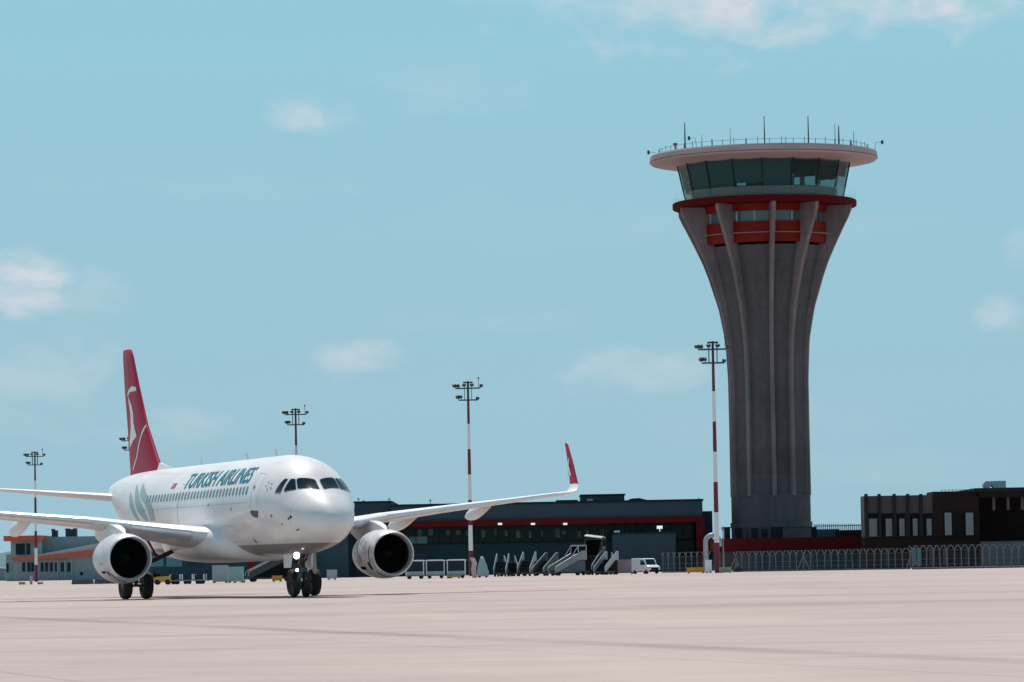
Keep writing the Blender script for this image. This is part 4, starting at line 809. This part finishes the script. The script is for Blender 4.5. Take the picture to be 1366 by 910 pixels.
# ------------------------------------------------------------------ ground equipment
def wheel(par, x, y, r, w_=.2):
    MB().lathe([(0, -w_/2), (r*.9, -w_/2), (r, -w_*.3), (r, w_*.3), (r*.9, w_/2), (0, w_/2)], (x, y, r), 16, 'y').build('wheel', rubber, par, 40)
def make_stairs(name, label, cat, group, loc, rz, k=1.0, dark=False, canopy=None, side=None):
    t = thing(name, label, cat, loc, rz, group); sd_ = side or stair_grey
    Lr, H0, H1, hw = 3.4*k, .45*k, 2.15*k, .85*k if not dark else 1.0*k
    m_ = MB(); m_.box(-.4*k, Lr+1.2*k, -hw*.8, hw*.8, .3*k, .5*k); m_.bar((-.4*k, 0, .4*k), (-1.6*k, 0, .3*k), .1*k); m_.build('chassis', dark_metal, t, 0)
    m_ = MB(); ns = 9
    for i in range(ns): x = Lr*i/ns; z = H0+(H1-H0)*(i+1)/ns; m_.box(x, x+Lr/ns+.04*k, -hw+.08*k, hw-.08*k, z-.06*k, z)
    m_.box(Lr, Lr+1.2*k, -hw+.08*k, hw-.08*k, H1-.08*k, H1); m_.build('steps', dark_metal, t, 0)
    m_ = MB(); m_.prism([(-.1*k, .52*k), (Lr+1.1*k, .52*k), (Lr+1.1*k, H1-.12*k), (Lr, H1-.12*k), (-.1*k, H0-.02*k)], -hw*.86, hw*.86); m_.build('underbody', stair_dark if canopy == 'cab' else black, t, 0)
    m_ = MB()
    for x, z in ((Lr*.35, (H0+H1)*.4), (Lr*.7, (H0+H1)*.6), (Lr+.1, H1), (Lr+1.1*k, H1)):
        for y in (-hw*.7, hw*.7): m_.bar((x, y, .4*k), (x, y, z), .09*k)
        m_.bar((x, -hw*.7, .45*k), (x, hw*.7, z-.1*k), .05*k)
    m_.build('support_frame', galv, t, 0)
    for y in (-hw, hw):      # curved side panels swelling at the top
        lo = [(-.25*k, H0-.1*k), (Lr, H1-.1*k), (Lr+1.2*k, H1-.1*k)]; hi = [(Lr+1.25*k, H1+.95*k), (Lr+1.05*k, H1+1.08*k), (Lr+.75*k, H1+1.1*k), (Lr+.45*k, H1+1.0*k), (Lr+.1*k, H1+.78*k), (-.1*k, H0+.75*k), (-.35*k, H0+.55*k), (-.4*k, H0+.2*k)]
        m_ = MB(); m_.prism(lo+hi, y-.035*k, y+.035*k); m_.build('side_panel', sd_ if not dark else dark_metal, t, 0)
        m_ = MB(); m_.tube([(-.4*k, y, H0+.2*k), (-.35*k, y, H0+.6*k), (-.1*k, y, H0+.82*k), (Lr+.1*k, y, H1+.85*k), (Lr+.5*k, y, H1+1.08*k), (Lr+1.2*k, y, H1+1.08*k)], .055*k, 6); m_.build('handrail', pale_metal, t)
    for x in (.3*k, Lr+.8*k):
        for y in (-hw*.85, hw*.85): wheel(t, x, y, .3*k)
    if canopy:              # a cab over the top platform: pale frame and dark screens, or a tall dark hood with a white curved cap
        zc = H1+(1.75 if canopy == 'cab' else 2.0)*k; xa_, xb_ = Lr-.05*k, Lr+1.2*k; m_ = MB(); e = [(xa_, -hw), (xb_, -hw), (xb_, hw), (xa_, hw)]
        for (x0, y0), (x1, y1) in zip(e, e[1:]+e[:1]):
            m_.bar((x0, y0, H1-.1*k), (x0, y0, zc), .11*k); m_.bar((x0, y0, zc), (x1, y1, zc), .11*k); m_.bar((x0, y0, H1+.02), (x1, y1, H1+.02), .09*k)
        m_.bar((xa_, -hw, zc), (Lr*.55, -hw, (H0+H1)*.72), .07*k); m_.bar((xa_, hw, zc), (Lr*.55, hw, (H0+H1)*.72), .07*k)
        m_.build('cab_frame', pale_metal if canopy == 'cab' else dark_metal, t, 0)
        for y in (-hw*.95, hw*.95): m_ = MB(); m_.prism([(xa_+.08*k, H1+.1*k), (xb_-.08*k, H1+.1*k), (xb_-.08*k, zc-.08*k), (xa_+.08*k, zc-.08*k)], y-.02, y+.02); m_.build('side_screen', black, t, 0)
        m_ = MB(); m_.box(xb_-.16*k, xb_-.1*k, -hw*.9, hw*.9, H1+.1*k, zc-.08*k); m_.build('rear_screen', black, t, 0)
        m_ = MB()
        if canopy == 'cab': m_.box(xa_, xb_, -hw-.03, hw+.03, zc+.06*k, zc+.13*k); m_.build('cab_roof', pale_metal, t, 0)
        else:
            m_.loft([[(x, -hw-.05, zc+.05*k+z*k), (x, hw+.05, zc+.05*k+z*k+.28*k), (x, hw+.05, zc+.14*k+z*k+.28*k), (x, -hw-.05, zc+.14*k+z*k)] for x, z in ((xa_-.2*k, -.02), (Lr+.2*k, .12), (Lr+.7*k, .16), (xb_+.1*k, .06))]); m_.build('hood', pale_metal, t, 40)
        if dark:
            for y in (-hw*.9, hw*.9): m_ = MB(); m_.prism([(-.1*k, .5*k), (xb_, .5*k), (xb_, H1+.1*k), (Lr, H1+.1*k), (-.1*k, H0+.5*k)], y-.02, y+.02); m_.build('side_skirt', black, t, 0)
    return t
G1 = 'boarding stairs parked in front of the terminal'
def gp(px, Y): return (at(px, 768, Y).x, Y, 0)
make_stairs('boarding_stairs', 'leftmost small pale boarding stairs with curved white side panels, beside the green cover', 'boarding stairs', G1, gp(667, 470), R(84), .8, side=pale_metal)
make_stairs('boarding_stairs', 'smaller dark sided boarding stairs, second from the left in the parked row', 'boarding stairs', G1, gp(685, 476), R(98), .72, side=stair_dark)
make_stairs('boarding_stairs', 'small boarding stairs with bright side panels in the middle of the pale row', 'boarding stairs', G1, gp(699, 471), R(79), .84, side=pale_metal)
make_stairs('boarding_stairs', 'small dark grey boarding stairs just left of the large framed stairs', 'boarding stairs', G1, gp(719, 468), R(64), .8, side=stair_dark)
make_stairs('boarding_stairs', 'large boarding stairs with a pale framed dark cab over the top platform', 'boarding stairs', G1, gp(739, 462), R(33), .84, canopy='cab')
make_stairs('boarding_stairs', 'black sided boarding stairs with a curved pale hood, tallest of the row', 'boarding stairs', G1, gp(780, 472), R(70), .98, dark=True, canopy='hood')
make_stairs('boarding_stairs', 'small boarding stairs with one pale leaning panel right of the black stairs', 'boarding stairs', G1, gp(801, 466), R(66), .8, side=pale_metal)
make_stairs('boarding_stairs', 'small grey boarding stairs beside the mauve container at the row end', 'boarding stairs', G1, gp(813, 472), R(95), .76)
make_stairs('stair_truck', 'black stair truck with a pale sloping rail seen under the jet belly', 'stair truck', None, gp(334, 440), R(12), .95, dark=True, side=None, canopy='hood')

# darker service units standing among the stairs
def make_gpu(label, px, Y, w_, h_, m, rz):
    t = thing('power_unit', label, 'power unit', gp(px, Y), R(rz), 'dark service units among the boarding stairs'); m_ = MB(); m_.prism([(-w_/2, .35), (w_/2, .35), (w_/2, h_*.8), (w_/2-.25, h_), (-w_/2+.1, h_), (-w_/2, h_*.9)], -.6, .6); m_.build('body', m, t, 0)
    for k in range(3): m_ = MB(); m_.box(-w_/2+.15+k*w_*.3, -w_/2+.05+(k+1)*w_*.29, -.64, -.603, .55, h_*.72); m_.build('louvre_door', stair_dark if k != 1 else black, t, 0)
    m_ = MB(); m_.tube([(w_*.3, 0, h_-.05), (w_*.3, 0, h_+.35)], .06, 8); m_.build('exhaust_pipe', dark_metal, t); m_ = MB(); m_.bar((w_/2, 0, .4), (w_/2+.9, 0, .25), .07); m_.build('tow_bar', galv, t, 0)
    for x in (-w_*.3, w_*.3):
        for y in (-.5, .5): wheel(t, x, y, .24, .15)
make_gpu('dark power unit between the two leftmost boarding stairs', 676, 482, 2.0, 1.45, dark_metal, 4)
make_gpu('near black low power unit behind the middle boarding stairs', 708, 484, 2.4, 1.6, black, -6)
make_gpu('dark power unit right of the black hooded stairs', 791, 480, 1.8, 1.5, dark_metal, 8)
make_gpu('near black power unit left of the mauve container', 809, 481, 1.7, 1.7, black, -4)
def make_cart(label, loc, W_, H_, group, roof=True):
    t = thing('baggage_cart', label, 'baggage cart', loc, R(random.uniform(-6, 6)), group)
    m_ = MB(); m_.box(-W_/2, W_/2, -.7, .7, .3, .42); m_.bar((W_/2, 0, .36), (W_/2+.35, 0, .3), .08); m_.build('deck', galv, t, 0)
    for x in (-W_/2+.05, W_/2-.05):
        for y in (-.65, .65): MB().bar((x, y, .42), (x, y, H_), .09).build('post', van_white, t, 0)
    MB().box(-W_/2+.1, W_/2-.1, -.62, .62, H_*.42, H_-.06).build('curtain', navy_curtain, t, 0)
    if roof:
        MB().prism([(-W_/2-.1, H_), (W_/2+.1, H_), (W_/2+.1, H_+.06), (W_/2-.2, H_+.14), (-W_/2+.2, H_+.14), (-W_/2-.1, H_+.06)], -.78, .78).build('roof', van_white, t, 0)
        MB().box(-W_/2+.02, W_/2-.02, -.69, .69, .421, H_*.42-.003).build('side_board', pale_metal, t, 0)
    for x in (-W_/2+.35, W_/2-.35):
        for y in (-.55, .55): wheel(t, x, y, .2, .12)
    return t
G2 = 'covered baggage carts beside the right engine'
for px, lb in ((554, 'white roofed baggage cart with dark curtains, nearest the right engine of the jet'), (581, 'middle one of three white roofed baggage carts with dark curtains'), (609, 'white roofed baggage cart with dark curtains, nearest the red foot of a mast')):
    make_cart(lb, gp(px, 438), 1.95, 1.85, G2)
G3 = 'low dark carts in a row under the jet belly'
for px, lb in ((234, 'low dark curtained cart next to the yellow tug under the jet'), (250, 'low dark curtained cart in the middle of the row under the jet'), (267, 'low dark curtained cart at the right end of the row by the grey cabinet')):
    make_cart(lb, gp(px, 400), 1.05, .95, G3, roof=False)

def make_box(name, label, cat, px0, px1, pt, Y, m, depth=1.2, feet=.12, ribs=0, lid=True, group=None):
    q = rect(px0, px1, pt, pt+10, Y, 0); t = thing(name, label, cat, ((q[0]+q[1])/2, Y, 0), 0, group); w_ = (q[1]-q[0])/2; h_ = q[3]
    m_ = MB(); m_.box(-w_, w_, 0, depth, feet, h_-.05)
    for k in range(ribs): x = -w_+2*w_*(k+.5)/ribs; m_.box(x-.04, x+.04, -.05, -.003, feet+.05, h_-.1)
    m_.build('body', m, t, 0)
    if lid: MB().box(-w_-.04, w_+.04, -.06, depth+.04, h_-.047, h_).build('lid', m, t, 0)
    m_ = MB()
    for x in (-w_+.05, w_-.25): m_.box(x, x+.2, .05, depth-.05, 0, feet-.002)
    m_.build('skid', dark_metal, t, 0); return t
make_box('cargo_container', 'tall pale grey cabinet standing under the jet belly', 'container', 283, 303, 754, 425, pale_metal, 1.5, ribs=4)
make_box('cargo_container', 'pale green container with a flat front under the jet belly', 'container', 303.5, 324, 756, 428, mint, 1.5, ribs=2)
make_box('equipment_case', 'small pale case on the ground in front of the green container', 'case', 311, 327, 773.5, 415, pale_metal, .6)
make_box('pallet_crate', 'small yellow slatted crate beside the black stair truck', 'crate', 363, 376, 768, 432, yellow, .8, ribs=5)
make_box('pallet_crate', 'low yellow crate in front of the baggage carts by the mast foot', 'crate', 596, 614, 768, 432, yellow, .8, ribs=3)
make_box('pallet_crate', 'long low yellow crate between the fence and the white cabinet', 'crate', 917, 940, 757, 462, yellow, 1.0, ribs=4)
make_box('electrical_cabinet', 'narrow white cabinet standing left of the tallest mast foot', 'cabinet', 941, 949.5, 747, 458, van_white, .7)
make_box('cargo_container', 'mauve grey ribbed container parked just left of the white van', 'container', 819, 845, 746.5, 482, mat('mauve_container', (.33, .25, .27), .6, var=.15), 2.2, ribs=7)
make_box('concrete_block', 'beige concrete block at the foot of the smallest mast', 'block', 25, 33, 776, 520, beige, .8, lid=False, feet=.05)
make_box('concrete_block', 'beige concrete block close against the right side of the smallest mast', 'block', 50, 56.5, 776, 520, beige, .8, lid=False, feet=.05)
make_box('marker_post', 'narrow white marker box just left of the smallest mast', 'marker', 39.5, 43, 768, 520, pale_metal, .4)
make_box('concrete_block', 'beige concrete block at the right side of the tallest mast foot', 'block', 960, 976, 756, 456, beige, .8, lid=False, feet=.05)
# yellow tug under the jet
t = thing('tow_tractor', 'low yellow tow tractor behind the left wheels of the jet', 'tug', gp(217, 398)); 
m_ = MB(); m_.prism([(-.8, .25), (.75, .25), (.75, .72), (.3, .78), (-.3, .78), (-.8, .68)], -.6, .6); m_.build('body', yellow, t, 0); m_ = MB(); m_.box(-.75, -.25, -.4, .4, .76, 1.05); m_.box(-.8, -.72, -.4, .4, .7, 1.35); m_.build('seat', black, t, 0); MB().tube([(.1, 0, .75), (0, 0, 1.1)], .03, 6).build('steering_column', black, t)
for x in (-.5, .5):
    for y in (-.55, .55): wheel(t, x, y, .25)
# dark heap, thin pole, gooseneck duct, green cover
t = MB(); rings = []
for k in range(6):
    z = .95*k/5; r = .55*(1-(k/5)**1.6)+.05; rings.append([(r*1.05*math.cos(w)*(1+.15*math.sin(3*w+k)), r*math.sin(w)*(1+.1*math.cos(5*w)), z) for w in [2*math.pi*i/14 for i in range(14)]])
o = t.loft(rings).build('covered_heap', mat('dark_tarpaulin', (.02, .018, .024), .8), None, 50, label='small dark covered heap at the left end of the long fence', cat='heap'); o.location = (at(984, 760, 486).x, 486, 0)
t = MB(); h_ = at(965, 706, 470).z; t.tube([(0, 0, 0), (0, 0, h_)], [.09, .06], 10); t.box(-.2, .2, -.2, .2, 0, .1); t.box(-.18, .12, -.1, .1, h_-.1, h_+.25); o = t.build('sensor_pole', galv, None, 40, label='thin plain grey pole just right of the tallest mast', cat='pole'); o.location = (at(965, 735, 470).x, 470, 0)
t = MB(); x_ = at(941.5, 730, 545).x; h_ = at(945, 713, 545).z; pts = [(0, 0, 0), (0, 0, h_-1.0)]+[(.9-.9*math.cos(R(a)), 0, h_-1.0+.9*math.sin(R(a))) for a in range(15, 181, 15)]+[(1.8, 0, h_-1.6)]; t.tube(pts, .32, 16); o = t.build('vent_duct', pale_metal, None, 40, label='pale gooseneck duct bent over behind the tallest mast', cat='duct'); o.location = (x_, 545, 0)
q = rect(636.5, 651.5, 742, 772, 445, 0); w_ = (q[1]-q[0])/2; t = thing('equipment_cover', 'pale green tapering cover on a white base right of a mast foot', 'cover', ((q[0]+q[1])/2, 445, 0))
MB().loft([[(x*w_, y, z) for x, y in ((-a, -d), (b, -d), (b, d), (-a, d))] for a, b, d, z in ((1, .9, .7, .75), (.85, .75, .6, 1.3), (.45, .25, .4, 2.05), (.3, .05, .2, q[3]))]).build('canvas', mint, t, 0)
MB().box(-w_*1.0, w_*1.05, -.75, .75, .15, .748).build('base', pale_metal, t, 0)
for x in (-w_*.6, w_*.6): wheel(t, x, -.6, .18, .12); wheel(t, x, .6, .18, .12)
q = rect(628.5, 635, 744, 772, 443, 0); t = MB(); w_ = (q[1]-q[0])/2; t.loft([[(x*w_+o_x, y, z) for x, y in ((-1, -.3), (1, -.3), (1, .3), (-1, .3))] for o_x, z in ((.1, 0), (0, .9), (.12, 1.6), (-.15, q[3]))]); o = t.build('folded_sheet', mat('pinkish_sheet', (.55, .45, .46), .7), None, 40, label='pinkish white upright sheet close against the right of the middle mast foot', cat='sheet'); o.location = ((q[0]+q[1])/2, 443, 0)

# ------------------------------------------------------------------ delivery van
VY = 478.0; v = thing('delivery_van', 'white panel van with a dark windscreen parked in front of the grey terminal block', 'van', gp(862, VY), R(-62)); ks = .80
# local: +x forward; profile in x,z
body = [(-2.6, .35), (2.35, .35), (2.5, .55), (2.48, .95), (2.2, 1.12), (1.55, 1.28), (.95, 2.12), (.6, 2.22), (-2.55, 2.22), (-2.62, 2.1)]
m_ = MB(); rings = []
for y, k in ((-.95, .96), (-.88, 1), (.88, 1), (.95, .96)): rings.append([(x*k*ks, y*ks, ((z-1.2)*k+1.2)*ks) for x, z in body])
m_.loft(rings).build('body', van_white, v, 25)
m_ = MB(); m_.hexa([(1.53*ks, -.76*ks, 1.33*ks), (1.53*ks, .76*ks, 1.33*ks), (1.58*ks, .76*ks, 1.33*ks), (1.58*ks, -.76*ks, 1.33*ks)], [(1.0*ks, -.7*ks, 2.06*ks), (1.0*ks, .7*ks, 2.06*ks), (1.03*ks, .7*ks, 2.08*ks), (1.03*ks, -.7*ks, 2.08*ks)]); m_.build('windscreen', glass_dark, v, 0)
for y in (-1, 1):
    m_ = MB(); m_.prism([(.1*ks, 1.3*ks), (1.38*ks, 1.3*ks), (.95*ks, 1.95*ks), (.1*ks, 1.98*ks)], y*.935*ks-.03, y*.935*ks+.03); m_.build('side_window', glass_dark, v, 0)
    m_ = MB(); m_.box(2.3*ks, 2.49*ks, y*.8*ks-.14, y*.8*ks+.14, .78*ks, 1.0*ks); m_.build('headlight', pale_metal, v, 0)
    m_ = MB(); m_.box(1.15*ks, 1.3*ks, y*1.08*ks-.1, y*1.08*ks+.1, 1.3*ks, 1.62*ks); m_.build('mirror', black, v, 0)
    for x in (-1.7, 1.6): wheel(v, x*ks, y*.82*ks, .33*ks, .22)
m_ = MB(); m_.box(2.42*ks, 2.53*ks, -.6*ks, .6*ks, .58*ks, .9*ks); m_.box(2.40*ks, 2.55*ks, -.86*ks, .86*ks, .34*ks, .56*ks); m_.build('grille', black, v, 0)
